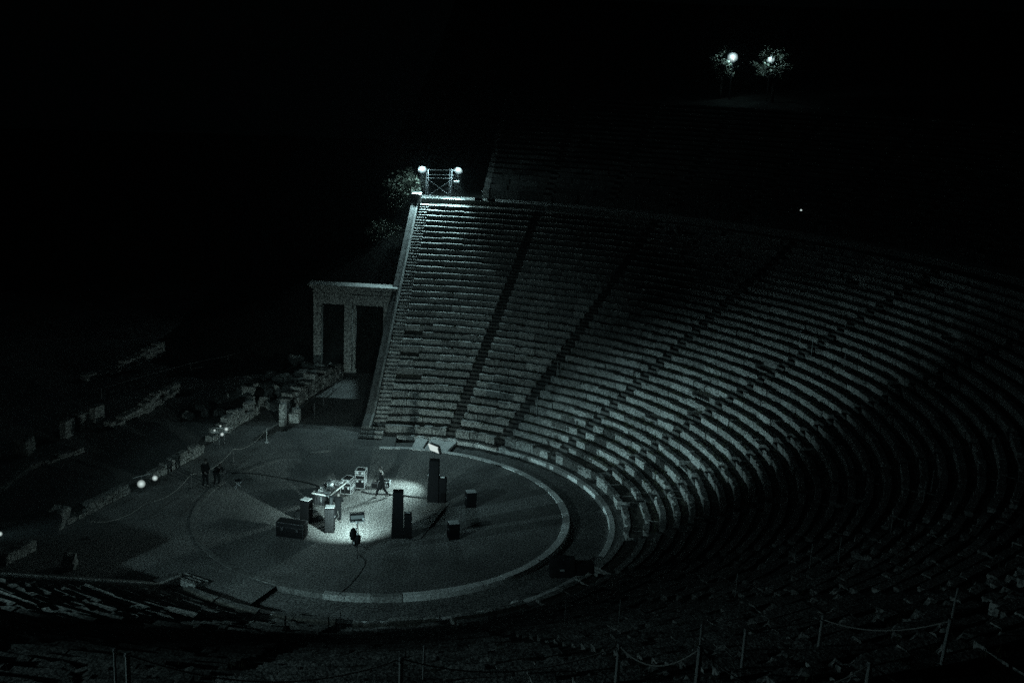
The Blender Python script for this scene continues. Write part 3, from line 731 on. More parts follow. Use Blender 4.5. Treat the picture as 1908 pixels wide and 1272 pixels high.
speaker("tallest black loudspeaker tower, under the bright stand lamp", -2.35, 1.96, .64, .62, 2.42, rad(195), (.8, .82), group="tall loudspeaker towers")
speaker("small black loudspeaker against the right side of the tallest tower", -2.45, 2.46, .40, .42, 1.40, rad(195), top='grille_cloth', group="small loudspeakers beside the towers")
speaker("tall black loudspeaker tower to the right of the tripod lamp", 2.85, 2.10, .62, .60, 2.50, rad(205), (.84, .86), group="tall loudspeaker towers")
speaker("small black loudspeaker against the right side of the nearer tower", 2.72, 2.62, .40, .42, 1.32, rad(205), group="small loudspeakers beside the towers")
speaker("black monitor loudspeaker standing alone, farthest right on the floor", -2.45, 4.15, .56, .48, .88, rad(215), top='grey_plate', group="low monitor loudspeakers")
speaker("black monitor loudspeaker standing alone, nearest right on the floor", 1.85, 4.80, .56, .50, .86, rad(215), top='grey_plate', group="low monitor loudspeakers")
speaker("slim loudspeaker with a bright white top left of the table front", 3.10, -3.02, .50, .46, 1.24, rad(175), front='grille_cloth', top='white_plate', group="slim loudspeakers by the table")
s6 = speaker("slim loudspeaker with a scuffed grey side directly in front of the table", 3.72, -1.32, .50, .46, 1.36, rad(20), front='grille_worn', top='grey_plate', group="slim loudspeakers by the table", horn=False)
for (x, y, z, lab, m) in ((-2.42, 2.44, 1.423, "white sheet lying on the small loudspeaker by the tallest tower", 'white_plate'), (2.72, 2.60, 1.32, "white sheet lying on the small loudspeaker by the nearer tower", 'grey_plate')):
    q = MB(); n = 6
    for i in range(n+1):
        for j in range(n+1): q.v.append((.15*(i/n-.5)*2, .12*(j/n-.5)*2, .03+.03*nz(i*.5, j*.5, z)+(.05 if i > 4 else 0)))
    for i in range(n):
        for j in range(n): q.f.append((i*(n+1)+j, (i+1)*(n+1)+j, (i+1)*(n+1)+j+1, i*(n+1)+j+1))
    q.t = [0]*len(q.v); o = q.build("paper_sheet", m, None, (x, y, z), .4); sm = o.modifiers.new('s', 'SOLIDIFY'); sm.thickness = .012; tag(o, lab, "paper")

def flight_case(label, x, y, l, wd, hgt, rz, z=0.0, panels=0, casters=True, name="flight_case", lid=.7, edge='case_edge', group=None, r=.014):
    t = thing(name, label, "flight case", (x, y, z), rz, group); z0 = .09 if casters else 0
    q = MB(); q.box((0, 0, z0+(hgt-z0)/2), (l, wd, hgt-z0)); q.build("body", 'case_panel', t, bevel=.008)
    q = MB()
    for sx_ in (-1, 1):
        for sy_ in (-1, 1): q.box((sx_*l/2, sy_*wd/2, z0+(hgt-z0)/2), (2*r, 2*r, hgt-z0+.01))
        for zz in (z0, hgt): q.box((sx_*l/2, 0, zz), (2.1*r, wd, 2.1*r))
    for sy_ in (-1, 1):
        for zz in (z0, hgt): q.box((0, sy_*wd/2, zz), (l, 2.2*r, 2.2*r))
        q.box((0, sy_*wd/2, z0+(hgt-z0)*lid), (l, 2.3*r, 1.6*r))
    q.build("edging", edge, t)
    for sy_ in (-1, 1):
        for sx_ in (-.28, .28):
            q = MB(); q.box((sx_*l, sy_*(wd/2+.010), z0+(hgt-z0)*.55), (.11, .02, .13)); q.build("latch", 'gear_light' if edge == 'case_edge' else 'gear', t)
    if panels:
        for i in range(panels):
            ph = (hgt-z0)*.8/panels
            q = MB(); q.box((l/2+.008, 0, z0+(hgt-z0)*.1+ph*(i+.5)), (.02, wd*.82, ph*.82)); p_ = q.build("rack_unit", 'gear_light' if i == 1 else 'gear', t)
            q = MB()
            for b in range(4): q.box((l/2+.022, wd*(-.3+.2*b), z0+(hgt-z0)*.1+ph*(i+.5)), (.012, wd*(.05, .10, .03, .07)[b], ph*(.2, .3, .5, .2)[b]))
            q.build("knobs", 'gear' if i == 1 else 'gear_light', p_)
    if casters:
        for sx_ in (-1, 1):
            for sy_ in (-1, 1):
                q = MB(); q.tube([(sx_*l*.4-.02, sy_*wd*.36, .045), (sx_*l*.4+.02, sy_*wd*.36, .045)], .045, 10); q.build("caster", 'black_metal', t)
    return t
flight_case("big dark flight case with faint metal edges at the left of the loudspeakers", 5.15, -2.72, 1.45, .62, .86, rad(97), edge='gear', r=.012)
flight_case("low equipment rack case beside the right end of the table", -1.40, -2.86, .58, .88, .72, rad(99), panels=3)
o = flight_case("flat grey case lying on top of the low rack case", -1.40, -2.86, .50, .70, .15, rad(93), z=.735, casters=False, name="case_lid"); 
flight_case("tall narrow equipment rack case behind the low one", -2.36, -2.52, .52, .62, .86, rad(104), panels=4)
flight_case("shallow metal edged case on top of the tall rack", -2.36, -2.52, .54, .64, .24, rad(104), z=.875, casters=False, name="case_lid", lid=.5)
flight_case("small dark box on the floor between the racks and the walking person", -2.78, -1.82, .34, .36, .30, rad(10), casters=False, name="equipment_box", edge='gear')
flight_case("small pale edged box on the floor behind the walking person", -3.1, -1.32, .42, .52, .34, rad(14), casters=False, name="equipment_box", panels=1)

# dark covered heap beyond the kerb
dk = thing("covered_equipment", "black tarpaulin covered equipment at the kerb near the seats", "equipment", (3.35, 11.55, 0), rad(112))
def lump(boxes, seed):
    bm = bmesh.new()
    q = MB()
    for (c, d) in boxes: q.box(c, d)
    return q
q = rough((1.25, .62, .95), 91, .10, 4); q.build("cover", 'tarpaulin', dk, (-.45, 0, -.1)); q = rough((.95, .60, .72), 92, .12, 4); q.build("cover", 'tarpaulin', dk, (.60, .05, -.1))
q = MB(); q.box((-.5, -.36, .35), (.22, .05, .10)); q.build("label_plate", 'grey_plate', dk, bevel=.01)

# ------------------------------------------------------------------ table with equipment
tb = thing("work_table", "long table of music equipment with a pale edge, seen end on", "table", (.12, -3.22, 0), rad(2))
q = MB(); q.box((0, 0, .78), (2.16, 1.02, .035)); q.build("table_top", 'table_wood', tb, bevel=.004)
q = MB(); q.box((1.088, 0, .775), (.018, 1.06, .075)); q.box((0, .518, .775), (2.16, .018, .075)); q.box((-1.088, 0, .775), (.018, 1.06, .075)); q.box((0, -.518, .775), (2.16, .018, .075)); q.build("table_edge", 'table_edge', tb)
for sx_ in (-1, 1):
    for sy_ in (-1, 1):
        q = MB(); q.tube([(sx_*1.0, sy_*.45, 0), (sx_*1.0, sy_*.45, .765)], .022, 8); q.build("leg", 'black_metal', tb)
q = MB(); q.box((0, 0, .18), (1.9, .03, .03)); q.build("stretcher", 'black_metal', tb)
def unit(name, label, x, y, l, wd, hgt, rz, m, kn, cat, z=.80):
    t = thing(name, label, cat, (x, y, z), rz, "equipment on the table")
    q = MB(); q.box((0, 0, hgt/2), (l, wd, hgt), 0, 0, (.96, .94)); q.build("case", m, t, bevel=.006)
    q = MB()
    for i in range(kn[0]):
        for j in range(kn[1]):
            if R.random() < .8: q.box((l*(-.38+.76*i/max(1, kn[0]-1)), wd*(-.36+.72*j/max(1, kn[1]-1)), hgt+.010), (.034, .030, .026))
    q.build("controls", 'gear_light' if m == 'gear' else 'gear', t)
    q = MB(); q.box((-l*.42, 0, hgt*.95), (l*.10, wd*.8, hgt*.25)); q.build("back_panel", 'gear_light', t)
unit("mixing_desk", "low black mixing desk nearest the near end of the table", .86, -3.30, .42, .52, .07, .2, 'gear', (6, 8), "mixing desk")
unit("turntable_unit", "black control unit with a round dial in the middle of the table", .40, -3.05, .40, .38, .08, -.2, 'gear', (4, 4), "control unit")
unit("effects_box", "small pale box among the cables on the table", .42, -3.52, .26, .22, .10, .5, 'gear_light', (3, 3), "effects box")
unit("keyboard", "narrow pale keyboard along the far end of the table", -.72, -3.25, .26, .80, .07, .1, 'gear_light', (2, 12), "keyboard")
unit("drum_machine", "dark square unit near the left edge of the table", -.22, -3.52, .32, .34, .09, -.1, 'gear', (4, 5), "control unit")
unit("small_mixer", "little dark mixer by the right edge of the table", -.35, -2.98, .26, .30, .07, .3, 'gear', (3, 4), "mixer")
lp = thing("laptop", "open laptop with a bright white screen in the middle of the table", "laptop", (.05, -3.22, .80), rad(205), "equipment on the table")
q = MB(); q.box((0, 0, .012), (.24, .34, .02)); q.build("keyboard_base", 'grey_plate', lp, bevel=.004)
q = MB(); q.obox((-.16, 0, .15), (.042, 0, .118), (0, .17, 0), (.008, 0, -.003)); q.build("lid", 'white_plate', lp)
q = MB(); q.obox((-.147, 0, .15), (.038, 0, .106), (0, .155, 0), (.002, 0, -.0007)); q.build("screen", 'screen_glow', lp)
for k_, (x, y, l_, lab) in enumerate(((.62, -3.62, .5, "tangle of thin cables at the left edge of the table top"), (-.45, -3.3, .6, "tangle of thin cables between the laptop and the keyboard"), (.75, -2.86, .45, "tangle of thin cables at the right edge of the table top"))):
    q = MB(); rg = random.Random(40+k_)
    for c in range(5):
        P = [Vector((rg.uniform(-l_, l_)*.5, rg.uniform(-.22, .22), .012+.03*rg.random())) for _ in range(5)]
        out = []
        for i in range(4):
            for u in range(6): out.append(P[i].lerp(P[i+1], u/6)+Vector((0, .04*sin(u+i), .02*sin(u*.5))))
        q.tube(out, .008, 5)
    tag(q.build("table_cable", 'gear_light' if k_ == 1 else 'cable', None, (x, y, .80), .3*k_, smooth=True), lab, "cable", "cables on the table")
unit("patch_box", "pale patch box with sockets at the near right corner of the table", .92, -2.90, .22, .30, .09, .1, 'gear_light', (2, 3), "control unit")
unit("preamp", "low dark preamp stacked with cables in the far left of the table", -.55, -3.62, .30, .26, .11, .2, 'gear', (2, 5), "control unit")
tb2 = thing("side_stand", "dark hanging cloth with cables under the near end of the table", "cloth", (1.12, -3.1, 0), rad(2))
q = MB(); n = 16
for i in range(n+1):
    y = -.50+.86*i/n; d_ = .03*sin(i*1.9)
    q.v += [(.02+d_*.2, y, .74), (.03+d_, y, .45), (.03+d_*1.5, y, .14+.05*nz(i*.4, 2))]
    if i: o_ = 3*(i-1); q.f += [(o_, o_+3, o_+4, o_+1), (o_+1, o_+4, o_+5, o_+2)]
q.t = [0]*len(q.v); o = q.build("drape", 'cloth_grey', tb2, smooth=True); sm = o.modifiers.new('s', 'SOLIDIFY'); sm.thickness = .01
for k in range(4):
    q = MB(); y = -.4+.25*k; q.tube([(.06, y, .72), (.09, y+.05, .5), (.07, y+.09, .34), (.05, y+.06, .6)], .009, 6); q.build("cable_loop", 'gear_light' if k % 2 else 'cable', tb2)
q = MB()
st = thing("white_stand", "short white stand at the near corner of the table", "stand", (1.55, -2.35, 0))
q.box((0, 0, .45), (.10, .16, .9)); q.build("column", 'white_plate', st, bevel=.01); q = MB(); q.box((0, 0, .92), (.26, .30, .03)); q.build("plate", 'grey_plate', st, bevel=.005); q = MB(); q.box((0, 0, .012), (.32, .32, .024)); q.build("base", 'black_metal', st)

# cables on the floor
def cable(label, pts, r=.016, z=.022):
    P = [Vector((x, y, z)) for x, y in pts]; out = []
    for i in range(len(P)-1):
        p0, p1, p2, p3 = P[max(i-1, 0)], P[i], P[i+1], P[min(i+2, len(P)-1)]
        for k in range(10):
            u = k/10; out.append(.5*((2*p1)+(p2-p0)*u+(2*p0-5*p1+4*p2-p3)*u*u+(3*p1-p0-3*p2+p3)*u**3))
    out.append(P[-1]); out = [v+Vector((.02*nz(v.x*2, v.y*2, 1), .02*nz(v.x*2, v.y*2, 5), 0)) for v in out]
    q = MB(); q.tube(out, r, 6); tag(q.build("floor_cable", 'cable', smooth=True), label, "cable", "black cables on the orchestra floor")
cable("black cable running left from the table across the floor", [(-.6, -3.9), (-1.6, -5.0), (-1.75, -7.0), (-1.6, -9.2), (-1.2, -10.3)], .018)
cable("thick bundle of black cables from the racks to the tallest loudspeaker tower", [(-1.8, -2.2), (-1.75, -1.5), (-2.1, -.4), (-2.3, .6), (-2.45, 1.7)], .035, .036)
cable("black cable curling from the nearer tower round to the tallest tower", [(2.7, 2.4), (3.0, 2.9), (2.6, 3.3), (1.2, 3.2), (-1.2, 3.0), (-2.4, 2.9), (-2.6, 2.3)], .022)
cable("black cable from the tripod lamp down to the near kerb", [(5.6, 1.2), (6.2, 1.9), (7.3, 2.2), (8.6, 2.35), (9.75, 2.3)], .016)
cable("black cable over the right side of the floor to the covered equipment", [(2.6, 9.6), (2.85, 10.25), (3.1, 11.0)], .018, .05)
cable("black cable from the flight case along the floor beside the slim loudspeakers", [(4.6, -2.4), (4.3, -3.4), (3.5, -3.5), (2.4, -4.1), (1.4, -4.0), (1.0, -3.4)], .014)

# ------------------------------------------------------------------ people
def skin(name, joints, edges, m, parent, sub=2, flat=False):
    names = list(joints); me = bpy.data.meshes.new(name)
    me.from_pydata([joints[k][0] for k in names], [(names.index(a), names.index(b)) for a, b in edges], []); me.materials.append(MATS[m])
    o = bpy.data.objects.new(name, me); COL.objects.link(o); o.parent = parent
    md = o.modifiers.new('skin', 'SKIN'); md.use_smooth_shade = True
    for i, k in enumerate(names):
        rr = joints[k][1]; rr = rr if isinstance(rr, tuple) else (rr, rr); sv = me.skin_vertices[0].data[i]; sv.radius = rr; sv.use_root = (i == 0)
    s_ = o.modifiers.new('sub', 'SUBSURF'); s_.levels = sub; s_.render_levels = sub
    return o
def person(label, x, y, rz, J, hatless=True, coat='cloth_dark', trousers='cloth_dark', z=0.0, coat_len=True):
    """local x forward; J gives the joints"""
    t = thing("person", label, "person", (x, y, z), rz)
    V = {k: Vector(v) for k, v in J.items()}
    j = {'pelvis': (V['pelvis'], (.125, .10)), 'belly': (V['pelvis'].lerp(V['chest'], .5), (.12, .09)), 'chest': (V['chest'], (.145, .105)), 'neck0': (V['neck'], .06), 'head0': (V['neck'].lerp(V['head'], .45), .052),
         'head1': (V['head'], (.082, .092)), 'head2': (V['head']+(V['head']-V['neck']).normalized()*.10, (.062, .07))}
    e = [('pelvis', 'belly'), ('belly', 'chest'), ('chest', 'neck0'), ('neck0', 'head0'), ('head0', 'head1'), ('head1', 'head2')]
    for s in 'LR':
        j['sh'+s] = (V['sh'+s], .056); j['el'+s] = (V['el'+s], .043); j['wr'+s] = (V['wr'+s], .028)
        j['hip'+s] = (V['hip'+s], .085); j['kn'+s] = (V['kn'+s], .056); j['an'+s] = (V['an'+s], .038)
        f = Vector((cos(V.get('foot', Vector((0, 0, 0))).x), 0, 0)); j['to'+s] = (V['an'+s]+Vector((.15, 0, -.045)), .032)
        e += [('chest', 'sh'+s), ('sh'+s, 'el'+s), ('el'+s, 'wr'+s), ('pelvis', 'hip'+s), ('hip'+s, 'kn'+s), ('kn'+s, 'an'+s), ('an'+s, 'to'+s)]
        d = (V['wr'+s]-V['el'+s]).normalized(); b = d.cross(Vector((1, 0, 0))).normalized() if abs(d.x) < .9 else Vector((0, 0, 1)); c_ = d.cross(b)
        pm = V['wr'+s]+d*.06; j['pm'+s] = (pm, (.034, .018)); e.append(('wr'+s, 'pm'+s))
        for k in range(4):
            a1 = pm+d*.045+b*(.024-.016*k); a2 = a1+d*(.035, .042, .038, .028)[k]+c_*.012; j['f%d%s' % (k, s)] = (a1, .009); j['g%d%s' % (k, s)] = (a2, .008)
            e += [('pm'+s, 'f%d%s' % (k, s)), ('f%d%s' % (k, s), 'g%d%s' % (k, s))]
        th = V['wr'+s]+d*.035+b*.04; j['th'+s] = (th, .011); j['tg'+s] = (th+d*.035+b*.012, .009); e += [('wr'+s, 'th'+s), ('th'+s, 'tg'+s)]
    skin("body", j, e, 'skin', t)
    hd = (V['head']-V['neck']).normalized(); fx = Vector((hd.z, 0, -hd.x)); C = V['head']+hd*.035
    q = MB(); q.ell(C+fx*.088-hd*.02, (.016, .013, .022), 8, 6); q.build("nose", 'skin', t, smooth=True)
    q = MB()
    for s in (-1, 1): q.ell(C+Vector((0, s*.082, 0))-hd*.02, (.018, .01, .028), 8, 6)
    q.build("ears", 'skin', t, smooth=True)
    q = MB()
    for s in (-1, 1): q.ell(C+fx*.079+Vector((0, s*.03, 0)), (.008, .012, .007), 6, 4)
    q.build("eyes", 'hair', t)
    q = MB(); q.ell(C+hd*.028-fx*.016, (.112, .104, .112), 14, 10); q.v = [v if (Vector(v)-C).dot(hd)+(-.8*(Vector(v)-C).dot(fx)) > -.03 else tuple(C+(Vector(v)-C)*.75) for v in q.v]; q.build("hair", 'hair', t, smooth=True)
    up_ = V['chest']-V['pelvis']
    cj = {'b': (V['pelvis']-up_.normalized()*(.10 if coat_len else -.02), (.165, .125)), 'm': (V['pelvis'].lerp(V['chest'], .5), (.175, .14)), 'c': (V['chest'], (.19, .15)), 'n': (V['neck']-up_.normalized()*.02, (.085, .08))}
    ce = [('b', 'm'), ('m', 'c'), ('c', 'n')]
    for s in 'LR':
        cj['s'+s] = (V['sh'+s], .075); cj['e'+s] = (V['el'+s], .060); cj['w'+s] = (V['wr'+s].lerp(V['el'+s], .08), .046); ce += [('c', 's'+s), ('s'+s, 'e'+s), ('e'+s, 'w'+s)]
    skin("jacket", cj, ce, coat, t)
    tj = {'p': (V['pelvis'], (.14, .115))}; te = []
    for s in 'LR':
        tj['h'+s] = (V['hip'+s], .10); tj['k'+s] = (V['kn'+s], .072); tj['a'+s] = (V['an'+s]+Vector((0, 0, .03)), .056); te += [('p', 'h'+s), ('h'+s, 'k'+s), ('k'+s, 'a'+s)]
    skin("trousers", tj, te, trousers, t)
    for s in 'LR':
        a = V['an'+s]; zf = max(0.0, a.z-.085)
        skin("shoe", {'a': (Vector((a.x-.03, a.y, zf+.05)), .05), 'b': (Vector((a.x+.07, a.y, zf+.042)), (.045, .04)), 'c': (Vector((a.x+.18, a.y, zf+.034)), (.042, .032))}, [('a', 'b'), ('b', 'c')], 'shoe', t, 1)
    return t
walk = dict(pelvis=(0, 0, .93), chest=(.03, 0, 1.30), neck=(.05, 0, 1.47), head=(.10, 0, 1.60), shL=(.04, .17, 1.40), shR=(.04, -.17, 1.40), elL=(.10, .22, 1.13), elR=(-.06, -.22, 1.12),
            wrL=(.30, .18, 1.02), wrR=(.10, -.22, .93), hipL=(0, .09, .89), hipR=(0, -.09, .89), knL=(.20, .09, .50), knR=(-.10, -.08, .48), anL=(.30, .08, .09), anR=(-.34, -.08, .13))
person("person in a dark jacket and trousers walking left past the equipment racks", -1.48, -.80, rad(-72), walk).scale = (1.07, 1.12, 1.06)
bend = dict(pelvis=(-.08, 0, .88), chest=(.16, 0, 1.16), neck=(.27, 0, 1.29), head=(.37, 0, 1.36), shL=(.18, .18, 1.24), shR=(.18, -.18, 1.24), elL=(.30, .22, .98), elR=(.34, -.22, 1.0),
            wrL=(.50, .08, 1.02), wrR=(.52, -.08, 1.04), hipL=(-.08, .09, .84), hipR=(-.08, -.09, .84), knL=(.06, .11, .46), knR=(.0, -.11, .46), anL=(-.06, .12, .085), anR=(-.16, -.12, .085))
person("person in dark clothes bending beside the slim loudspeaker at the near end of the table", 2.42, -1.52, rad(205), bend)
stand_ = dict(pelvis=(0, 0, .92), chest=(.02, 0, 1.30), neck=(.03, 0, 1.47), head=(.07, 0, 1.60), shL=(.02, .18, 1.40), shR=(.02, -.18, 1.40), elL=(.0, .24, 1.12), elR=(.02, -.24, 1.12),
              wrL=(.16, .16, .98), wrR=(.18, -.14, .99), hipL=(0, .09, .88), hipR=(0, -.09, .88), knL=(.02, .12, .48), knR=(.02, -.12, .48), anL=(-.02, .15, .085), anR=(-.02, -.15, .085))
person("person in black standing at the left edge of the orchestra with legs apart", 1.35, -10.35, rad(70), stand_)
person("person in dark clothes bent over a camera tripod at the left edge of the orchestra", .95, -9.85, rad(60), bend)
ct = thing("camera_tripod", "dark camera on a tripod beside the two people at the left edge", "camera tripod", (1.28, -9.15, 0), rad(20))
tripod(ct, 1.05, .45, 'black_metal', .016)
q = MB(); q.box((0, 0, 1.13), (.22, .13, .15)); q.build("camera_body", 'gear', ct, bevel=.01); q = MB(); q.tube([(.10, 0, 1.13), (.26, 0, 1.13)], .045, 12); q.build("camera_lens", 'gear', ct)
tk = thing("folding_stool", "small folding stool with dark canvas beside the camera tripod", "stool", (.55, -8.75, 0), rad(40))
q = MB(); q.box((0, 0, .44), (.36, .36, .03)); q.build("seat", 'cloth_dark', tk, bevel=.01)
for k in (-1, 1):
    q = MB(); q.tube([(k*.16, -.18, 0), (k*.16, .18, .43)], .012, 6); q.build("leg", 'steel', tk); q = MB(); q.tube([(k*.16, .18, 0), (k*.16, -.18, .43)], .012, 6); q.build("leg", 'steel', tk)

# ------------------------------------------------------------------ rope posts
def post(label, x, y, z, hgt, r, group, name="rope_post", lean=0.0, m='post_paint'):
    t = thing(name, label, "post", (x, y, z), 0, group); q = MB(); q.tube([(0, 0, -.25), (lean*.5, lean*.3, hgt*.5), (lean, lean*.6, hgt)], r, 8, r*.92); q.build("shaft", m, t)
    q = MB(); q.tube([(lean, lean*.6, hgt-.07), (lean, lean*.6, hgt-.03)], r*1.25, 8); q.build("ring", 'steel', t); return t
def rope(label, a, b, sag, r=.018, group="ropes strung between posts"):
    a, b = Vector(a), Vector(b); n = 18; P = [a.lerp(b, i/n)-Vector((0, 0, sag*4*(i/n)*(1-i/n))) for i in range(n+1)]
    q = MB(); q.tube(P, r, 6); o = q.build("rope", 'rope', smooth=True); return tag(o, label, "rope", group)
FG = [(35.2, 10.9, 11.6, "thick rope post at the lower left corner of the foreground"), (32.16, 15.12, 10.84, "thick rope post in the left half of the foreground, below the kerb ring"),
      (29.7, 19.09, 10.73, "thick rope post right of the middle of the foreground"), (31.68, 20.99, 12.14, "widest pale rope post in the right foreground"),
      (30.99, 24.03, 12.14, "short looking rope post low in the right foreground"), (30.2, 27.3, 12.14, "thick rope post beyond the right end of the foreground rope")]
for x, y, z, l in FG: post(l, x, y, z, 1.0, .052, "thick foreground rope posts")
BG = [(27.87, 21.55, 10.69, "rope post with a taut rope, left of the two in the right foreground"), (26.17, 23.13, 10.55, "thin rope post rising behind the taut rope in the right foreground"),
      (28.52, 25.53, 12.14, "leaning rope post near the right edge of the foreground"), (26.35, 20.42, 9.79, "thin post peeping over the widest foreground post"),
      (29.46, 14.52, 9.56, "thin post just right of the left foreground rope post"), (23.76, 26.16, 10.75, "thin post high in the dark lower right"), (33.94, 9.58, 10.71, "thin post in the dark lower left")]
for i, (x, y, z, l) in enumerate(BG): post(l, x, y, z, 1.0, .042 if i in (0, 1, 2) else .028, "second row of foreground posts", lean=.03*(i % 3))
for i in range(len(FG)-1):
    a, b = FG[i], FG[i+1]; rope("sagging rope between two thick foreground posts, the %s from the left" % NTH[i], (a[0], a[1], a[2]+.95), (b[0], b[1], b[2]+.95), (.55, .45, .42, .75, .6)[i], .016, "sagging foreground ropes")
rope("taut rope between the two second row posts in the right foreground", (27.87, 21.55, 11.62), (26.17, 23.13, 11.42), .03, .016)
rope("rope from the taut stretch to the leaning post at the right", (26.17, 23.13, 11.42), (28.52, 25.53, 13.05), .25, .016)
MIDP = [(19.12, 6.68, 3.4), (16.6, 5.87, 2.2), (20.91, 5.99, 4.2), (17.68, 10.33, 3.5), (15.54, 14.38, 3.85), (16.42, 16.53, 4.85), (13.84, 20.19, 5.4), (10.35, 23.59, 6.0), (7.63, 25.45, 6.4), (4.51, 26.73, 6.7), (3.03, 27.1, 6.75),
        (10.73, 22.59, 5.7), (-18.52, 20.85, 7.0), (-20.01, 20.0, 7.2), (-16.15, 22.9, 7.1), (-15.87, 3.79, 1.6), (-19.37, 4.1, 3.2), (22.0, 6.6, 4.75)]
MIDL = ["near-side stairway at the left, upper of the pair", "near-side stairway at the left, lower of the pair", "near-side stairway at the left, highest one", "near-side seats below the middle of the kerb ring", "dark near seats right of the kerb ring",
        "dark near seats below the covered equipment", "dark seats at the lower right", "dark curved seats at the right, second stairway", "dark curved seats at the right, tall pale one", "dark curved seats farther right, lower of two",
        "dark curved seats farther right, upper of two", "dark curved seats at the right beside a stairway", "lit curved benches at a stairway, right of two", "lit curved benches at a stairway, left of two", "lit curved benches in the middle of a wedge",
        "far benches beside the third stairway, low down", "far benches beside the third stairway, halfway up", "near-side stairway at the left edge of its wedge"]
for (x, y, z), l in zip(MIDP, MIDL): post("thin pale post on the "+l, x, y, z, 1.05, .025, "thin posts among the seats")
LP = [(-10.1, -11.85, .6), (-6.71, -11.24, .97), (-2.6, -11.05, .97), (1.9, -10.9, .97), (6.16, -10.63, .97), (9.4, -11.7, .97)]
for (x, y, h_), l in zip(LP[1:], ("standing clear near the tall pale slab", "behind the two people", "left of the person in black", "at the dark corner of the orchestra", "in the shadow at the far left")):
    t = post("thin white barrier post with a round foot, "+l, x, y, 0, h_, .022, "rope barrier at the left of the orchestra", "barrier_post", m='white_plate' if x < -6 else 'barrier_paint')
    q = MB(); q.tube([(0, 0, .005), (0, 0, .035)], .15, 14); q.build("foot", 'white_plate' if x < -6 else 'barrier_paint', t)
for i in range(len(LP)-1):
    a, b = LP[i], LP[i+1]; rope("thin barrier rope left of the orchestra, the %s span from the tall pale slab" % NTH[i], (a[0], a[1], a[2]-.05), (b[0], b[1], b[2]-.05), .42 if i else .1, .014, "ropes of the barrier")
for (a, r, z, lab) in ((193.4, RD1-.5, ZD, "small dark box on the walkway edge, left of two under the tower"), (191.8, RD1-.5, ZD, "small dark box on the walkway edge, right of two under the tower")):
    x, y, _ = pol(RD0+.25, a); q = MB(); q.box((0, 0, .12), (.3, .7, .24)); tag(q.build("dark_box", 'case_panel', None, (x, y, z), rad(a), bevel=.02), lab, "box", "boxes on the walkway")
x, y, _ = pol(RD1-.3, 193.2); t = post("thin upright rod with a small head beside the scaffold tower", x, y, ZD, .62, .012, None, "thin_rod"); q = MB(); q.ell((0, 0, .64), (.035, .035, .035)); q.build("cap", 'grey_plate', t)

# ------------------------------------------------------------------ trees and bushes
def tree(name, label, base, hgt, cen, rad3, clumps, leaf, seed, hollow=.35, per=16, cat="tree", group=None):
    rg = random.Random(seed); t = thing(name, label, cat, base, 0, group); B = Vector(base); C = Vector(cen)-B
    q = MB(); q.tube([(0, 0, -.6), (C.x*.2+.1, C.y*.2, hgt*.3), (C.x*.6, C.y*.6, hgt*.6), C], .055*hgt**.5+.05, 8, .03)
    for k in range(7):
        a = rg.uniform(0, 2*pi); s = Vector((C.x*.5, C.y*.5, hgt*rg.uniform(.35, .6))); e = C+Vector((cos(a)*rad3[0]*.8, sin(a)*rad3[1]*.8, rg.uniform(-.5, .7)*rad3[2]))
        q.tube([s, s.lerp(e, .5)+Vector((0, 0, .15)), e], .045, 6, .012)
    q.build("trunk", 'bark', t, smooth=True)
    q = MB()
    for c in range(clumps):
        while True:
            u = Vector((rg.uniform(-1, 1), rg.uniform(-1, 1), rg.uniform(-1, 1)))
            if hollow < u.length < 1+.12*nz(u.x*3, u.y*3, u.z*3+seed): break
        p = C+Vector((u.x*rad3[0], u.y*rad3[1], u.z*rad3[2])); cs = rg.uniform(.10, .27); tn = rg.uniform(-1, 1)
        for l in range(per):
            o = p+Vector((rg.gauss(0, cs), rg.gauss(0, cs), rg.gauss(0, cs*.7))); a = Vector((rg.gauss(0, 1), rg.gauss(0, 1), rg.gauss(0, .6))).normalized(); b = a.cross(Vector((rg.gauss(0, 1), rg.gauss(0, 1), rg.gauss(0, 1)))).normalized()
            s = leaf*rg.uniform(.6, 1.4); q.add([o-a*s, o+b*s*.45, o+a*s, o-b*s*.45], [(0, 1, 2, 3)], tn)
    q.build("crown", 'leaf', t); return t
tree("leafy_tree", "leafy tree lit from the side just left of the far scaffold tower", (-40.6, -17.8, 8.6), 4.6, (-39.6, -16.6, 12.7), (1.9, 1.75, 1.9), 84, .13, 5, .3, 46)
tree("round_bush", "low scrubby bush on the slope below the lit tree, left of the retaining wall", (-37.6, -17.6, 8.0), 1.4, (-37.5, -17.4, 9.2), (1.7, 1.8, 1.1), 90, .07, 6, .2, 40, "bush")
tree("leafy_tree", "leafy tree around the left of the two lamps high above the upper tier", (-60.6, 8.0, 21.6), 5.0, (-60.8, 7.95, 25.6), (1.25, 1.2, 1.7), 34, .13, 7, .55, 42)
tree("leafy_tree", "leafy tree in front of the right of the two lamps high above the upper tier", (-59.9, 13.2, 21.6), 5.0, (-59.5, 12.9, 25.6), (1.25, 1.8, 1.45), 44, .14, 8, .45, 42)
for (x, y, z, l, gl) in ((-60.0, 8.95, 26.0, "bright round lamp on a pole in the left tree above the upper tier", 95), (-59.8, 12.6, 26.0, "round lamp shining through leaves of the right upper tree", 80)):
    t = floodlight(l, (x, y, z), (x+20, y+3, z-9), .98 if y < 10 else .78, 0, 62, .8, 'lens_glow', "lamps in the trees above the upper tier", glow=gl)
    q = MB(); q.tube([(-.3, 0, -5), (-.3, 0, -.2)], .05, 8); q.build("pole", 'black_metal', t)
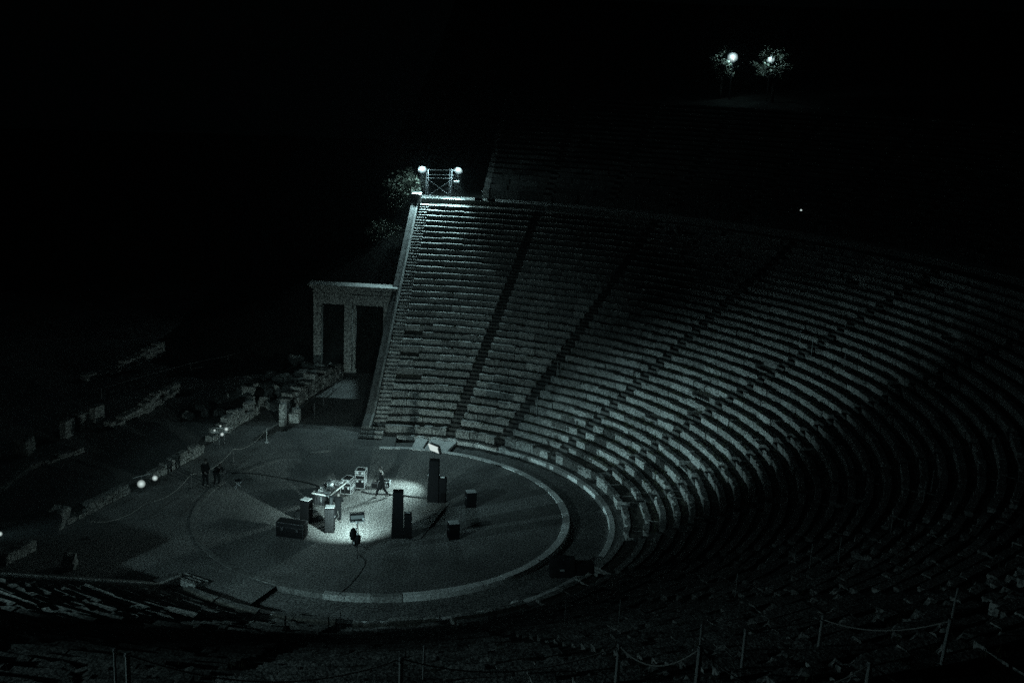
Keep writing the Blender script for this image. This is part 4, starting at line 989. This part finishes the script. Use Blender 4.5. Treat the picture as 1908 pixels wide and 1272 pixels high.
# marker lights
for (a, r, z, s, lab) in ((154.9, RU+D+.12, ZU+HU+.13, .05, "tiny white marker light on a dark bench low in the upper tier"),):
    x, y, _ = pol(r, a); t = thing("marker_light", lab, "marker light", (x, y, z)); q = MB(); q.box((0, 0, -.05), (.14, .14, .16)); q.build("base", 'black_metal', t); q = MB(); q.ell((0, 0, .08), (s*1.6, s*1.6, s*1.6)); q.build("bulb", 'small_glow', t)

# ------------------------------------------------------------------ grass between the benches
q = MB(); rg = random.Random(99)
for c in range(5200):
    k = rg.randint(1, 27); j = rg.choice((0, 1, 2, 2, 3, 3, 3, 4, 4, 5)); r = rrow(k); a = bound(j, r)+(bound(j+1, r)-bound(j, r))*rg.uniform(.05, .95)
    if nz(a*.35, k*.8, 9) < .02: continue
    back = rg.random() < .6; rr = r+(D-.04-rg.uniform(0, .15) if back else rg.uniform(.02, .1)); z = zrow(k)-(.06 if back else .01)
    for b in range(rg.randint(4, 9)):
        x, y, _ = pol(rr+rg.gauss(0, .03), a+math.degrees(rg.gauss(0, .07)/r)); hh = rg.uniform(.06, .20); t_ = rg.uniform(0, 2*pi); dx, dy = cos(t_)*.012, sin(t_)*.012; lx, ly = rg.gauss(0, .04), rg.gauss(0, .04)
        q.add([(x-dx, y-dy, z), (x+dx, y+dy, z), (x+lx, y+ly, z+hh)], [(0, 1, 2)])
for c in range(1400):
    k = rg.randint(8, 33); r = rrow(k)+rg.uniform(.02, .7); a = rg.uniform(5, 62); z = zrow(k)-.05
    if nz(a*.6, k*.7, 3) < .05: continue
    for b in range(rg.randint(4, 8)):
        x, y, _ = pol(r+rg.gauss(0, .04), a+math.degrees(rg.gauss(0, .08)/r)); hh = rg.uniform(.08, .22); t_ = rg.uniform(0, 2*pi); dx, dy = cos(t_)*.012, sin(t_)*.012; lx, ly = rg.gauss(0, .05), rg.gauss(0, .05)
        q.add([(x-dx, y-dy, z), (x+dx, y+dy, z), (x+lx, y+ly, z+hh)], [(0, 1, 2)])
o = q.build("grass_tufts", 'grass'); o['kind'] = 'stuff'; o['label'] = "dry grass tufts growing in the joints of the stone benches"; o['category'] = "grass"

# ------------------------------------------------------------------ night haze that the lamps light up
hz_ = MB(); hz_.box((-20, -10, 14.0), (190, 150, 60)); ho_ = hz_.build("haze", None or 'hill_scrub'); ho_['kind'] = 'stuff'; ho_['label'] = "thin night haze lit by the lamps"; ho_['category'] = "haze"
hm = bpy.data.materials.new("haze"); hm.use_nodes = True; hn = hm.node_tree.nodes; hn.remove(hn['Principled BSDF'])
pv = hn.new('ShaderNodeVolumePrincipled'); pv.inputs['Color'].default_value = (.8, .85, .85, 1); pv.inputs['Density'].default_value = HAZE; pv.inputs['Anisotropy'].default_value = .3
hm.node_tree.links.new(pv.outputs[0], hn['Material Output'].inputs['Volume']); ho_.data.materials.clear(); ho_.data.materials.append(hm)
